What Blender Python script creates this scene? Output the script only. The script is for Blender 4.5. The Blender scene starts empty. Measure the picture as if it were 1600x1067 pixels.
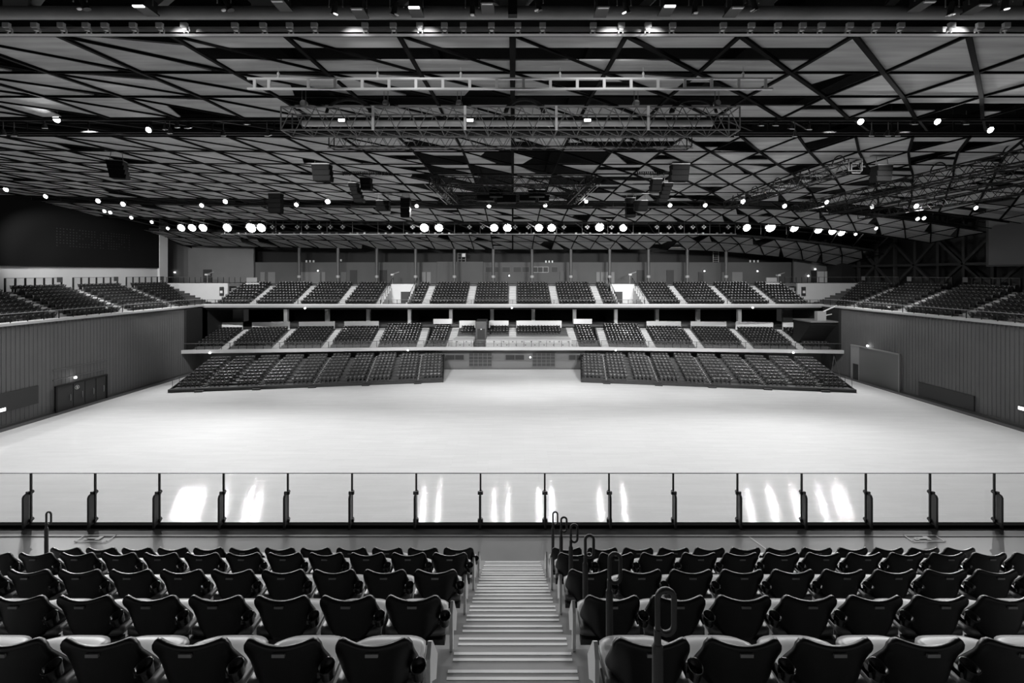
import bpy, math, random
from mathutils import Vector
import numpy as np
R = random.Random(7)
SC = bpy.context.scene
COL = SC.collection
PI = math.pi
EYE = 14.0            # camera height over the arena floor
FPX = 660.0           # focal length, pixels of the 1600 px frame

# ------------------------------------------------------------------ camera
cd = bpy.data.cameras.new('camera')
cd.sensor_width = 36.0
cd.lens = FPX / 1600 * 36
cd.shift_x = -1 / 1600
cd.shift_y = -(533.5 - 427.0) / 1600
cd.clip_start = 0.05
cd.clip_end = 400
cam = bpy.data.objects.new('camera', cd)
cam.location = (0, 0, EYE)
cam.rotation_euler = (PI / 2, 0, 0)
COL.objects.link(cam)
SC.camera = cam
# ------------------------------------------------------------------ world and exposure
w = bpy.data.worlds.new('world')
w.use_nodes = True
w.node_tree.nodes['Background'].inputs[0].default_value = (1, 1, 1, 1)
w.node_tree.nodes['Background'].inputs[1].default_value = 0.02
SC.world = w
SC.view_settings.view_transform = 'Standard'
SC.view_settings.look = 'None'
SC.view_settings.gamma = 1
SC.view_settings.use_curve_mapping = False
SC.view_settings.exposure = 0.0
SC.cycles.max_bounces = 6
SC.cycles.diffuse_bounces = 4
SC.cycles.glossy_bounces = 3
SC.cycles.transparent_max_bounces = 12
SC.cycles.transmission_bounces = 2
SC.cycles.caustics_reflective = False
SC.cycles.caustics_refractive = False
SC.cycles.sample_clamp_indirect = 4
SC.cycles.use_denoising = True
K_FAR, K_MID, K_NEAR, K_TOP, K_STAND, K_LONG = 3000.0, 4100.0, 1100.0, 420.0, 5800.0, 20000.0   # watts of the lamps by lighting row, then of the added stand-fill beams


def X_(px, Y): return (px - 801) / FPX * Y
def Z_(py, Y): return EYE - (py - 427) / FPX * Y

# ------------------------------------------------------------------ materials
def mat(name, g, rough=0.6, metal=0.0, spec=0.5, var=0.0, scale=5.0, stretch=(1, 1, 1), emit=0.0, bump=0.0):
    m = bpy.data.materials.new(name)
    m.use_nodes = True
    nt = m.node_tree
    b = nt.nodes['Principled BSDF']
    b.inputs['Base Color'].default_value = (g, g, g, 1)
    b.inputs['Roughness'].default_value = rough
    b.inputs['Metallic'].default_value = metal
    b.inputs['Specular IOR Level'].default_value = spec
    if emit:
        b.inputs['Emission Color'].default_value = (1, 1, 1, 1)
        b.inputs['Emission Strength'].default_value = emit
    if var or bump:
        tc = nt.nodes.new('ShaderNodeTexCoord')
        mp = nt.nodes.new('ShaderNodeMapping')
        mp.inputs['Scale'].default_value = stretch
        no = nt.nodes.new('ShaderNodeTexNoise')
        no.inputs['Scale'].default_value = scale
        no.inputs['Detail'].default_value = 5
        nt.links.new(tc.outputs['Object'], mp.inputs[0])
        nt.links.new(mp.outputs[0], no.inputs['Vector'])
        if var:
            mr = nt.nodes.new('ShaderNodeMapRange')
            mr.inputs['From Min'].default_value = 0.3
            mr.inputs['From Max'].default_value = 0.7
            mr.inputs['To Min'].default_value = g * (1 - var)
            mr.inputs['To Max'].default_value = g * (1 + var)
            nt.links.new(no.outputs[0], mr.inputs[0])
            nt.links.new(mr.outputs[0], b.inputs['Base Color'])
        if bump:
            bp = nt.nodes.new('ShaderNodeBump')
            bp.inputs['Strength'].default_value = bump
            bp.inputs['Distance'].default_value = 0.02
            nt.links.new(no.outputs[0], bp.inputs['Height'])
            nt.links.new(bp.outputs[0], b.inputs['Normal'])
    return m

M = {
    'black_plastic': mat('black_plastic', 0.006, 0.35, spec=0.35),
    'seat_cushion': mat('seat_cushion', 0.16, 0.38, spec=0.6, var=0.12, scale=6),
    'seat_dark': mat('seat_dark', 0.020, 0.3, spec=0.8),
    'seat_tele': mat('seat_tele', 0.11, 0.35, spec=0.7),
    'plate': mat('plate', 0.30, 0.5),
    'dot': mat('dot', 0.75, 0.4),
    'end_panel': mat('end_panel', 0.6, 0.5),
    'step': mat('step', 0.30, 0.42, var=0.07, scale=3),
    'riser': mat('riser', 0.24, 0.6, var=0.07, scale=3),
    'stripe': mat('stripe', 0.85, 0.5),
    'joint': mat('joint', 0.05, 0.7),
    'walkway': mat('walkway', 0.20, 0.28, var=0.12, scale=0.7),
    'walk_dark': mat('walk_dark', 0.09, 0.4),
    'pole': mat('pole', 0.035, 0.42, spec=0.5),
    'rail_black': mat('rail_black', 0.012, 0.4),
    'wall_side': mat('wall_side', 0.155, 0.6, spec=0.25, var=0.10, scale=0.25),
    'wall_dark': mat('wall_dark', 0.013, 0.7, var=0.15, scale=0.2),
    'wall_white': mat('wall_white', 0.62, 0.6, var=0.03, scale=0.5),
    'wall_back': mat('wall_back', 0.095, 0.7, var=0.06, scale=0.4),
    'wall_grey': mat('wall_grey', 0.17, 0.7, var=0.06, scale=0.4),
    'wall_ribbed': mat('wall_ribbed', 0.20, 0.6),
    'wall_pale': mat('wall_pale', 0.34, 0.6, var=0.05, scale=0.5),
    'door_pale': mat('door_pale', 0.20, 0.6),
    'door_dark': mat('door_dark', 0.03, 0.6),
    'door_white': mat('door_white', 0.75, 0.5),
    'parapet': mat('parapet', 0.88, 0.5),
    'fascia': mat('fascia', 0.55, 0.5, var=0.05, scale=0.3),
    'fascia_low': mat('fascia_low', 0.30, 0.5),
    'concrete': mat('concrete', 0.10, 0.7, var=0.1, scale=1),
    'aisle': mat('aisle', 0.48, 0.6, var=0.06, scale=1),
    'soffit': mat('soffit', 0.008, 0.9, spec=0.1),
    'kerb': mat('kerb', 0.10, 0.6),
    'panel': mat('panel', 0.34, 0.85, spec=0.15, var=0.22, scale=1.1, stretch=(0.25, 2.4, 1)),
    'beam': mat('beam', 0.005, 0.9, spec=0.05),
    'steel': mat('steel', 0.24, 0.42, metal=0.0, var=0.2, scale=0.8),
    'steel_light': mat('steel_light', 0.42, 0.4),
    'truss_dark': mat('truss_dark', 0.016, 0.6, spec=0.2),
    'truss_mid': mat('truss_mid', 0.13, 0.4, spec=0.6),
    'truss_pale': mat('truss_pale', 0.75, 0.35, spec=0.6),
    'speaker': mat('speaker', 0.003, 0.8, spec=0.1),
    'speaker_front': mat('speaker_front', 0.006, 0.9, spec=0.1),
    'column': mat('column', 0.10, 0.5),
    'bracing': mat('bracing', 0.045, 0.6, spec=0.3),
    'column_pale': mat('column_pale', 0.55, 0.6),
    'screen': mat('screen', 0.13, 0.55),
    'lamp_body': mat('lamp_body', 0.02, 0.45),
    'lens_hot': mat('lens_hot', 0.8, 0.4, emit=26.0),
    'lens': mat('lens', 0.8, 0.4, emit=9.0),
    'lens_dim': mat('lens_dim', 0.8, 0.4, emit=2.2),
    'cell': mat('cell', 0.65, 0.35),
    'brick_dark': mat('brick_dark', 0.045, 0.5),
    'roof_deck': mat('roof_deck', 0.012, 0.9, spec=0.05),
    'girder': mat('girder', 0.012, 0.9, spec=0.05),
    'floor_sign': mat('floor_sign', 0.5, 0.5),
}

def glass_mat():
    m = bpy.data.materials.new('clear_glass')
    m.use_nodes = True
    nt = m.node_tree
    nt.nodes.clear()
    out = nt.nodes.new('ShaderNodeOutputMaterial')
    mix = nt.nodes.new('ShaderNodeMixShader')
    tr = nt.nodes.new('ShaderNodeBsdfTransparent')
    tr.inputs[0].default_value = (0.95, 0.95, 0.95, 1)
    gl = nt.nodes.new('ShaderNodeBsdfGlossy')
    gl.inputs['Roughness'].default_value = 0.03
    lw = nt.nodes.new('ShaderNodeLayerWeight')
    lw.inputs[0].default_value = 0.5
    pw = nt.nodes.new('ShaderNodeMath'); pw.operation = 'POWER'; pw.inputs[1].default_value = 5.0
    ad = nt.nodes.new('ShaderNodeMath'); ad.operation = 'ADD'; ad.inputs[1].default_value = 0.035
    ad.use_clamp = True
    nt.links.new(lw.outputs['Facing'], pw.inputs[0])
    nt.links.new(pw.outputs[0], ad.inputs[0])
    nt.links.new(ad.outputs[0], mix.inputs[0])
    nt.links.new(tr.outputs[0], mix.inputs[1])
    nt.links.new(gl.outputs[0], mix.inputs[2])
    nt.links.new(mix.outputs[0], out.inputs[0])
    return m
M['glass'] = glass_mat()

def floor_mat():
    m = bpy.data.materials.new('sport_floor')
    m.use_nodes = True
    nt = m.node_tree
    b = nt.nodes['Principled BSDF']
    tc = nt.nodes.new('ShaderNodeTexCoord')
    br = nt.nodes.new('ShaderNodeTexBrick')
    br.inputs['Scale'].default_value = 1.0
    br.inputs['Brick Width'].default_value = 1.8
    br.inputs['Row Height'].default_value = 0.22
    br.inputs['Mortar Size'].default_value = 0.006
    br.inputs['Color1'].default_value = (0.70, 0.70, 0.70, 1)
    br.inputs['Color2'].default_value = (0.735, 0.735, 0.735, 1)
    br.inputs['Mortar'].default_value = (0.62, 0.62, 0.62, 1)
    no = nt.nodes.new('ShaderNodeTexNoise')
    no.inputs['Scale'].default_value = 0.35
    no.inputs['Detail'].default_value = 6
    mp = nt.nodes.new('ShaderNodeMapping')
    mp.inputs['Scale'].default_value = (0.6, 5, 1)
    nt.links.new(tc.outputs['Object'], br.inputs['Vector'])
    nt.links.new(tc.outputs['Object'], mp.inputs[0])
    nt.links.new(mp.outputs[0], no.inputs['Vector'])
    mr = nt.nodes.new('ShaderNodeMapRange')
    mr.inputs['From Min'].default_value = 0.3
    mr.inputs['From Max'].default_value = 0.7
    mr.inputs['To Min'].default_value = 0.965
    mr.inputs['To Max'].default_value = 1.03
    nt.links.new(no.outputs[0], mr.inputs[0])
    mx = nt.nodes.new('ShaderNodeVectorMath')
    mx.operation = 'MULTIPLY'
    nt.links.new(br.outputs['Color'], mx.inputs[0])
    nt.links.new(mr.outputs[0], mx.inputs[1])
    nt.links.new(mx.outputs[0], b.inputs['Base Color'])
    b.inputs['Roughness'].default_value = 0.55
    b.inputs['Specular IOR Level'].default_value = 0.15
    b.inputs['Coat Weight'].default_value = 0.22
    b.inputs['Coat Roughness'].default_value = 0.07
    n2 = nt.nodes.new('ShaderNodeTexNoise')
    n2.inputs['Scale'].default_value = 2.0
    n2.inputs['Detail'].default_value = 3
    mp2 = nt.nodes.new('ShaderNodeMapping')
    mp2.inputs['Scale'].default_value = (0.12, 4, 1)
    nt.links.new(tc.outputs['Object'], mp2.inputs[0])
    nt.links.new(mp2.outputs[0], n2.inputs['Vector'])
    bp = nt.nodes.new('ShaderNodeBump')
    bp.inputs['Strength'].default_value = 0.33
    bp.inputs['Distance'].default_value = 0.02
    nt.links.new(n2.outputs[0], bp.inputs['Height'])
    nt.links.new(bp.outputs[0], b.inputs['Normal'])
    nt.links.new(bp.outputs[0], b.inputs['Coat Normal'])
    return m
M['floor'] = floor_mat()

# ------------------------------------------------------------------ helpers
class MB:
    """collects shapes and links them as ONE mesh object"""
    def __init__(s, fn=None):
        s.v = []; s.f = []; s.m = []; s.fn = fn; s.mi = 0; s.smooth = []
    def add(s, vs, fs, sm=False):
        b = len(s.v)
        if s.fn: vs = [s.fn(*p) for p in vs]
        s.v.extend([tuple(p) for p in vs])
        for f in fs:
            s.f.append(tuple(b + i for i in f)); s.m.append(s.mi); s.smooth.append(sm)
    def box(s, x0, x1, y0, y1, z0, z1):
        s.add([(x0, y0, z0), (x1, y0, z0), (x1, y1, z0), (x0, y1, z0), (x0, y0, z1), (x1, y0, z1), (x1, y1, z1), (x0, y1, z1)],
              [(0, 3, 2, 1), (4, 5, 6, 7), (0, 1, 5, 4), (1, 2, 6, 5), (2, 3, 7, 6), (3, 0, 4, 7)])
    def tube(s, p, q, r, n=8, r2=None):
        p = Vector(p); q = Vector(q); d = (q - p)
        if d.length < 1e-6: return
        d.normalize()
        a = d.cross(Vector((0, 0, 1)))
        if a.length < 1e-3: a = d.cross(Vector((1, 0, 0)))
        a.normalize(); b = d.cross(a)
        r2 = r if r2 is None else r2
        vs = []
        for c, rr in ((p, r), (q, r2)):
            for k in range(n):
                t = 2 * PI * (k + .5) / n
                vs.append(c + a * math.cos(t) * rr + b * math.sin(t) * rr)
        fs = [(k, (k + 1) % n, n + (k + 1) % n, n + k) for k in range(n)]
        s.add(vs, fs, n > 5)
        s.add(vs, [tuple(range(n - 1, -1, -1)), tuple(range(n, 2 * n))])
    def bar(s, p, q, wx, wz):
        """square bar between two points"""
        p = Vector(p); q = Vector(q); d = (q - p)
        if d.length < 1e-6: return
        d.normalize()
        a = d.cross(Vector((0, 0, 1)))
        if a.length < 1e-3: a = Vector((1, 0, 0))
        a.normalize(); b = a.cross(d)
        vs = []
        for c in (p, q):
            for i, j in ((-1, -1), (1, -1), (1, 1), (-1, 1)):
                vs.append(c + a * i * wx / 2 + b * j * wz / 2)
        s.add(vs, [(0, 1, 5, 4), (1, 2, 6, 5), (2, 3, 7, 6), (3, 0, 4, 7), (3, 2, 1, 0), (4, 5, 6, 7)])
    def path(s, pts, r, n=8, closed=False):
        pts = [Vector(p) for p in pts]
        N = len(pts); rings = []
        up = None
        for i in range(N):
            if closed: d = pts[(i + 1) % N] - pts[i - 1]
            else: d = pts[min(i + 1, N - 1)] - pts[max(i - 1, 0)]
            d.normalize()
            if up is None:
                up = d.cross(Vector((0, 1, 0)))
                if up.length < .1: up = d.cross(Vector((1, 0, 0)))
            up = (up - d * up.dot(d)).normalized()
            b = d.cross(up)
            rings.append([pts[i] + up * math.cos(2 * PI * k / n) * r + b * math.sin(2 * PI * k / n) * r for k in range(n)])
        vs = [p for q in rings for p in q]
        fs = []
        for i in range(N if closed else N - 1):
            j = (i + 1) % N
            for k in range(n):
                fs.append((i * n + k, i * n + (k + 1) % n, j * n + (k + 1) % n, j * n + k))
        s.add(vs, fs, True)
        if not closed:
            s.add(rings[0] + rings[-1], [tuple(range(n)), tuple(range(2 * n - 1, n - 1, -1))])
    def prism(s, poly, lo, hi, axis='x'):
        """extrude a 2-D polygon along an axis; poly is (y,z) for x, (x,z) for y, (x,y) for z"""
        def P(a, b, c):
            return (c, a, b) if axis == 'x' else ((a, c, b) if axis == 'y' else (a, b, c))
        n = len(poly)
        vs = [P(a, b, lo) for a, b in poly] + [P(a, b, hi) for a, b in poly]
        s.add(vs, [tuple(range(n)), tuple(range(2 * n - 1, n - 1, -1))] + [(i, (i + 1) % n, n + (i + 1) % n, n + i) for i in range(n)])
    def lathe(s, c, prof, n=16, axis=(0, 0, 1)):
        """prof: list of (radius, height) along the axis from centre c"""
        d = Vector(axis).normalized()
        a = d.cross(Vector((0, 1, 0)))
        if a.length < .1: a = d.cross(Vector((1, 0, 0)))
        a.normalize(); b = d.cross(a); c = Vector(c)
        vs = []
        for r, h in prof:
            for k in range(n):
                t = 2 * PI * k / n
                vs.append(c + d * h + a * math.cos(t) * r + b * math.sin(t) * r)
        fs = []
        for i in range(len(prof) - 1):
            for k in range(n):
                fs.append((i * n + k, i * n + (k + 1) % n, (i + 1) * n + (k + 1) % n, (i + 1) * n + k))
        s.add(vs, fs, True)
        if prof[0][0] > 1e-4: s.add(vs[:n], [tuple(range(n))])
        if prof[-1][0] > 1e-4: s.add(vs[-n:], [tuple(range(n))])
    def build(s, name, mats, parent=None):
        me = bpy.data.meshes.new(name)
        me.from_pydata(s.v, [], s.f)
        if not isinstance(mats, (list, tuple)): mats = [mats]
        for m in mats: me.materials.append(M[m] if isinstance(m, str) else m)
        me.polygons.foreach_set('material_index', s.m)
        me.polygons.foreach_set('use_smooth', s.smooth)
        me.update()
        o = bpy.data.objects.new(name, me)
        COL.objects.link(o)
        if parent: o.parent = parent
        return o

def fix(o):
    import bmesh
    bm = bmesh.new(); bm.from_mesh(o.data)
    bmesh.ops.recalc_face_normals(bm, faces=bm.faces)
    bm.to_mesh(o.data); bm.free()
    return o

def tag(o, label=None, cat=None, group=None, kind=None):
    if label: o['label'] = label
    if cat: o['category'] = cat
    if group: o['group'] = group
    if kind: o['kind'] = kind
    return o
def struct(o, label=None):
    o['kind'] = 'structure'
    if label: o['label'] = label
    return o
def empty(name, loc=(0, 0, 0), rz=0.0):
    o = bpy.data.objects.new(name, None)
    o.empty_display_size = 0.2
    o.location = loc; o.rotation_euler = (0, 0, rz)
    COL.objects.link(o)
    return o
def dup(root, loc, rz=0.0):
    r = root.copy(); COL.objects.link(r)
    r.location = loc; r.rotation_euler = (0, 0, rz)
    for ch in list(root.children):
        c = ch.copy(); COL.objects.link(c); c.parent = r
        for g in list(ch.children):
            d = g.copy(); COL.objects.link(d); d.parent = c
    return r
ORD = ['zeroth', 'first', 'second', 'third', 'fourth', 'fifth', 'sixth', 'seventh', 'eighth', 'ninth', 'tenth', 'eleventh', 'twelfth',
       'thirteenth', 'fourteenth', 'fifteenth', 'sixteenth', 'seventeenth', 'eighteenth', 'nineteenth', 'twentieth']
def nth(n):
    if n <= 20: return ORD[n]
    tens = {2: 'twenty', 3: 'thirty', 4: 'forty', 5: 'fifty', 6: 'sixty'}[n // 10]
    return tens + '-' + ORD[n % 10] if n % 10 else tens[:-1] + 'ieth'

class Frame:
    """along a stand: u runs along its front edge, v runs back and up into it"""
    def __init__(s, o, U):
        s.o = Vector((o[0], o[1])); s.U = Vector(U).normalized()
        s.V = Vector((-s.U.y, s.U.x))
    def flip(s): s.V = -s.V; return s
    def __call__(s, u, v, z):
        p = s.o + s.U * u + s.V * v
        return (p.x, p.y, z)
    @property
    def rz(s):            # seats look along -V
        return math.atan2(s.V.x, -s.V.y)

# ------------------------------------------------------------------ large structure: floor, side walls
def SX(Y): return 47.0 - (Y - 10) * 0.0388        # half width of the hall at depth Y
b = MB(); b.box(-47, 47, 6, 63, -0.3, 0.0)
struct(b.build('floor', 'floor'))
LW = Frame((-SX(10), 10), (SX(10) - SX(61.6), 51.6))     # left: U towards the far end
LW.V = Vector((-LW.U.y, LW.U.x))                                  # away from the hall (to -X)
RW = Frame((SX(10), 10), (SX(61.6) - SX(10), 51.6)); RW.V = Vector((RW.U.y, -RW.U.x))
for FRM, side in ((LW, 'left'), (RW, 'right')):
    b = MB(FRM)
    b.box(-2, 51.5, 0, 0.4, 0, 9.3)
    b.mi = 1
    n = 150
    for k in range(n):                                            # vertical ribs
        u = -1.5 + 52.6 * k / n
        b.box(u, u + 0.14, -0.018, 0.001, 0.25, 9.3)
    o = struct(fix(b.build('wall_' + side, ['wall_side', 'wall_side'])))
    b = MB(FRM); b.box(-2, 51.4, -0.9, 0.0, 0, 0.05)
    b.box(-2, 51.4, -0.1, 0.0, 0, 0.28)
    struct(fix(b.build('baseboard_' + side, 'kerb')))
    b = MB(FRM); b.box(-4, 51.6, -0.22, 0.9, 9.22, 9.46)             # pale edge of the side balcony
    struct(fix(b.build('trim_' + side, 'fascia')))
# wide band of two horizontal grooves and recesses in the side walls
def on_wall(FRM, name, u0, u1, z0, z1, m, t=0.10, parent=None, proud=0.09):
    b = MB(FRM); b.box(u0, u1, -proud - t, -0.0, z0, z1)
    return fix(b.build(name, m, parent))

# left wall doors (three leaves), right wall gate
def leaf_doors(FRM, u0, z1, widths, label):
    r = empty('door_1')
    r['kind'] = 'structure'; r['label'] = label
    u = u0
    tot = sum(widths)
    b = MB(FRM); b.box(u0 - .15, u0, -.2, 0, 0.05, z1 + .15); b.box(u0 + tot, u0 + tot + .15, -.2, 0, 0.05, z1 + .15)
    b.box(u0 - .15, u0 + tot + .15, -.2, 0, z1, z1 + .15)
    fix(b.build('door_frame', 'wall_dark', r))
    for wd in widths:
        b = MB(FRM); b.box(u + .03, u + wd - .03, -.14, -.02, 0.06, z1)
        d = fix(b.build('door_leaf', 'brick_dark', r))
        b = MB(FRM)
        uc = u + wd - .25
        b.path([(uc, -.14, .9), (uc - .06, -.22, 1.0), (uc - .06, -.22, 1.45), (uc, -.14, 1.55)], .03, 6)
        b.build('door_handle', 'steel_light', d)
        u += wd
    return r
def wall_sign(FRM, Y, z, label):
    u = (Y - 10) / LW.U.y
    e = empty('exit_sign'); tag(e, label, 'sign', 'small lit wall signs')
    b = MB(FRM); b.box(u - .25, u + .25, -.16, -.02, z - .18, z + .18); fix(b.build('sign_box', 'brick_dark', e))
    b = MB(FRM); b.box(u - .22, u + .22, -.18, -.16, z - .15, z + .15); fix(b.build('sign_face', 'lens_dim', e))
wall_sign(LW, 37.9, 1.75, 'small glowing sign on the left wall near the camera')
wall_sign(RW, 38.0, 1.85, 'small glowing sign on the right wall near the camera')
# ------------------------------------------------------------------ the stands
def lowseat(h=0.78, w=0.43):
    """vertices of one far seat, local +Y is the way it faces: (verts, faces, mats)"""
    b = MB()
    # backrest, two curved halves
    xs = [-w / 2, -w / 6, w / 6, w / 2]
    ys = [0.07, 0.0, 0.0, 0.07]
    zt = [h, h - .04, h - .04, h]
    v = []
    for x, y, z in zip(xs, ys, zt): v.append((x, y, .40))
    for x, y, z in zip(xs, ys, zt): v.append((x, y - .08, z))
    for x, y, z in zip(xs, ys, zt): v.append((x, y - .03, .38))
    for x, y, z in zip(xs, ys, zt): v.append((x, y - .11, z - .01))
    fs = []
    for i in range(3):
        fs += [(i, i + 1, 4 + i + 1, 4 + i), (8 + i + 1, 8 + i, 12 + i, 12 + i + 1), (4 + i, 5 + i, 13 + i, 12 + i), (1 + i, i, 8 + i, 9 + i)]
    fs += [(0, 4, 12, 8), (3, 11, 15, 7)]
    b.add(v, fs)
    # tipped seat pan
    c, s_ = math.cos(math.radians(62)), math.sin(math.radians(62))
    def pan(t, n): return (0.08 + t * c - n * s_, 0.36 + t * s_ + n * c)
    y0, z0 = pan(0, 0); y1, z1 = pan(.38, 0); y2, z2 = pan(.38, -.06); y3, z3 = pan(0, -.06)
    b.prism([(y0, z0), (y1, z1), (y2, z2), (y3, z3)], -w / 2 + .01, w / 2 - .01, 'x')
    b.box(-.05, .05, -.02, .1, 0.0, .4)
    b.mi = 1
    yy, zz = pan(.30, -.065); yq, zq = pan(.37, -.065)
    b.add([(-.05, yy + .004, zz), (.05, yy + .004, zz), (.05, yq + .004, zq), (-.05, yq + .004, zq)], [(0, 1, 2, 3)])  # pale patch on the tipped pan, a highlight painted as colour
    return b
LOW = lowseat()
FAR_SPOTS = []          # (location, rz, description tuple)
TELE_SPOTS = []

def tier(FRM, name, mats, z0, rows, depth, rise, u0, u1, aisles, seats, v0=0.9, base=None, aw=0.55, back=1.5, skip=None, who=None, store=None, label=None, spans=None):
    """stepped stand with lighter aisle stairs; seats = list of (ua, ub, first_row, last_row)"""
    b = MB(FRM)
    base = z0 - .25 if base is None else base
    for ua, ub in (spans or [(u0, u1)]):
        b.box(ua, ub, 0, v0, base, z0)
        for i in range(rows):                        # rows sit at z0 + i*rise
            a = v0 + i * depth
            b.box(ua, ub, a, a + (depth if i < rows - 1 else depth + back), base, z0 + i * rise + .001)
    o = struct(fix(b.build(name, mats)), label)
    b = MB(FRM)
    for ac, r0, r1 in aisles:
        for i in range(r0, r1):
            a = v0 + i * depth
            z = z0 + i * rise
            b.box(ac - aw, ac + aw, a - .02, a + depth, z - (rise * .55 if i else 0), z + .012)
            if i < rows - 1 and i < r1 - 1:
                b.box(ac - aw, ac + aw, a + depth * .5, a + depth, z, z + rise * .5)
            b.mi = 1
            b.box(ac - aw, ac + aw, a - .006, a + .03, z + .013, z + .03)
            b.mi = 0
    fix(b.build('aisle_stairs', ['aisle', 'stripe'], o))
    for q, (ua, ub, r0, r1) in enumerate(seats):
        n = int((ub - ua + .02) / .49)
        off = (ub - ua - n * .49) / 2
        for i in range(r0, r1):
            for k in range(n):
                u = ua + off + .245 + .49 * k
                if skip and skip(u, i): continue
                loc = FRM(u, v0 + (i + 1) * depth - .22, z0 + i * rise)
                store.append((loc, FRM.rz, (who, q, i, k)))
    return o

# side stands
SA = [6.9, 13.9, 20.9, 27.7, 34.5, 41.3, 48.2]       # aisle centres along the side balcony, measured from depth 10
SROWS, SDEP, SRISE = 9, 0.85, 0.335
for FRM, side in ((LW, 'left'), (RW, 'right')):
    secs = [(a + .6, c - .6, 0, SROWS) for a, c in zip(SA[2:-1], SA[3:])] + [(SA[-1] + .6, SA[-1] + 6.9, 0, SROWS)]
    tier(FRM, 'seating_tier', 'concrete', 9.25, SROWS, SDEP, SRISE, 14, 55.6, [(a, 0, SROWS) for a in SA[2:]], secs,
         v0=1.15, back=2.2, who=side + ' side stand', store=FAR_SPOTS,
         skip=(lambda u, i: u > 51.2 + i * .46), label='stepped concrete tier of the %s side stand' % side)

# far upper stand
UP = Frame((0, 61.6), (1, 0))
UA = [0, 6.4, 13.0, 25.6, 32.2, 38.8]
VOM = (15.9, 19.4)
ua_all = sorted([-a for a in UA[1:]] + UA)
secs = []
edges = [-44.2, -38.8, -32.2, -25.6, -20.4, -15.3, -13.0, -6.4, 0, 6.4, 13.0, 15.3, 20.4, 25.6, 32.2, 38.8, 44.2]
for a, c in zip(edges, edges[1:]):
    if abs(abs((a + c) / 2) - 17.6) < 1: continue
    la = .55 if abs(a) in UA else .1
    lc = .55 if abs(c) in UA else .1
    if a == 0 or c == 0: pass
    secs.append((a + la, c - lc, 0, 8))
uo = tier(UP, 'seating_tier', 'concrete', 9.25, 8, 0.85, 0.375, -44.8, 44.8,
          [(a, 0, 8) for a in ua_all] + [(-19.85, 0, 8), (19.85, 0, 8)], secs, spans=[(-44.8, -19.2), (-15.4, 15.4), (19.2, 44.8)], v0=.9, base=9.0, back=8.6, who='far upper stand', store=FAR_SPOTS,
          label='stepped tier of the far upper stand')
# far upper edge band
b = MB(UP); b.box(-45.2, 45.2, -.25, 0, 9.02, 9.55); struct(fix(b.build('trim_1', 'fascia_low')), 'grey front band of the far upper balcony')
b = MB(UP); b.box(-45.2, 45.2, -.3, -.2, 9.36, 9.52); struct(fix(b.build('trim_2', 'fascia')), 'pale ledge along the far upper balcony')
# vomitories of the upper stand
for sgn in (-1, 1):
    b = MB()
    c = sgn * 17.3
    b.box(c - 1.9, c + 1.9, 66.6, 69.6, 9.3, 12.3)
    for i in range(7):
        for q in (-1.9, 1.72):
            b.box(c + q, c + q + .18, 61.7 + .85 * i, 62.55 + .85 * i, 9.2, 9.75 + .375 * i)
    b.mi = 1
    b.box(c - 1.9, c + 1.9, 61.6, 66.6, 9.1, 9.3)
    b.mi = 2
    b.box(c - .9 - sgn * .6, c + .6 - sgn * .6, 66.52, 66.62, 9.3, 11.1)
    o = struct(fix(b.build('entrance_portal', ['wall_white', 'aisle', 'door_dark'])), 'white stairway portal with a dark opening in the far upper stand, %s of the middle' % ('left' if sgn < 0 else 'right'))
    b = MB()
    for q in (-1.95, 1.95):
        b.path([(c + q, 61.8, 9.6), (c + q, 61.8, 10.5), (c + q, 68.0, 13.25), (c + q, 68.0, 12.3)], .045, 6)
        for i in range(5):
            b.tube((c + q, 62.8 + i * 1.1, 10.0 + i * .48), (c + q, 62.8 + i * 1.1, 10.92 + i * .48), .03, 5)
    b.build('handrail', 'pole', o)

# far lower stand: middle part and two wings
MID = Frame((0, 60.4), (1, 0))
tier(MID, 'seating_tier', 'concrete', 3.35, 9, 0.78, 0.235, -12.6, 12.6,
     [(0, 4, 9), (-9.1, 0, 9), (9.1, 0, 9)],
     [(-8.3, -5.9, 5, 9), (-3.6, -.6, 5, 9), (.6, 7.6, 5, 9), (-12.6, -9.7, 1, 9), (9.7, 12.6, 1, 9)], base=3.1, back=.4,
     who='far lower stand', store=FAR_SPOTS, label='stepped tier of the far lower stand, middle part')
wing_frames = []
for sgn, word in ((-1, 'left'), (1, 'right')):
    if sgn < 0:
        F2 = Frame((-12.6, 60.4), (-33.2, -2.6)); F2.V = Vector((F2.U.y, -F2.U.x))
    else:
        F2 = Frame((12.6, 60.4), (33.2, -2.6)); F2.V = Vector((-F2.U.y, F2.U.x))
    wing_frames.append(F2)
    A2 = [0.75, 7.4, 14.15, 21.0, 28.0]
    s2 = [(1.4, 6.8, 1, 9), (8.0, 13.5, 1, 8), (14.8, 20.4, 1, 8), (21.6, 27.4, 1, 8), (28.6, 33.0, 1, 8)]
    o = tier(F2, 'seating_tier', 'concrete', 3.35, 9, 0.78, 0.235, 0, 33.4, [(a, 0, 9) for a in A2], s2, base=3.1, back=.8,
             who='far lower %s wing' % word, store=FAR_SPOTS, label='stepped tier of the far lower stand, %s wing' % word)
    # white parapets behind the rows
    for (a, c, r0, r1) in s2[1:]:
        b = MB(F2); v = .9 + 8 * .78 + .05
        b.box(a + .1, c - .1, v, v + .15, 5.2, 6.42)
        struct(fix(b.build('trim_3', 'parapet')), 'white parapet behind the %s wing of the far lower stand' % word)
    b = MB(F2); b.box(-.05, 33.6, -.3, 0.02, 3.05, 3.5); struct(fix(b.build('trim_4', 'fascia')), 'pale front ledge of the lower stand, %s wing' % word)
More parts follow.
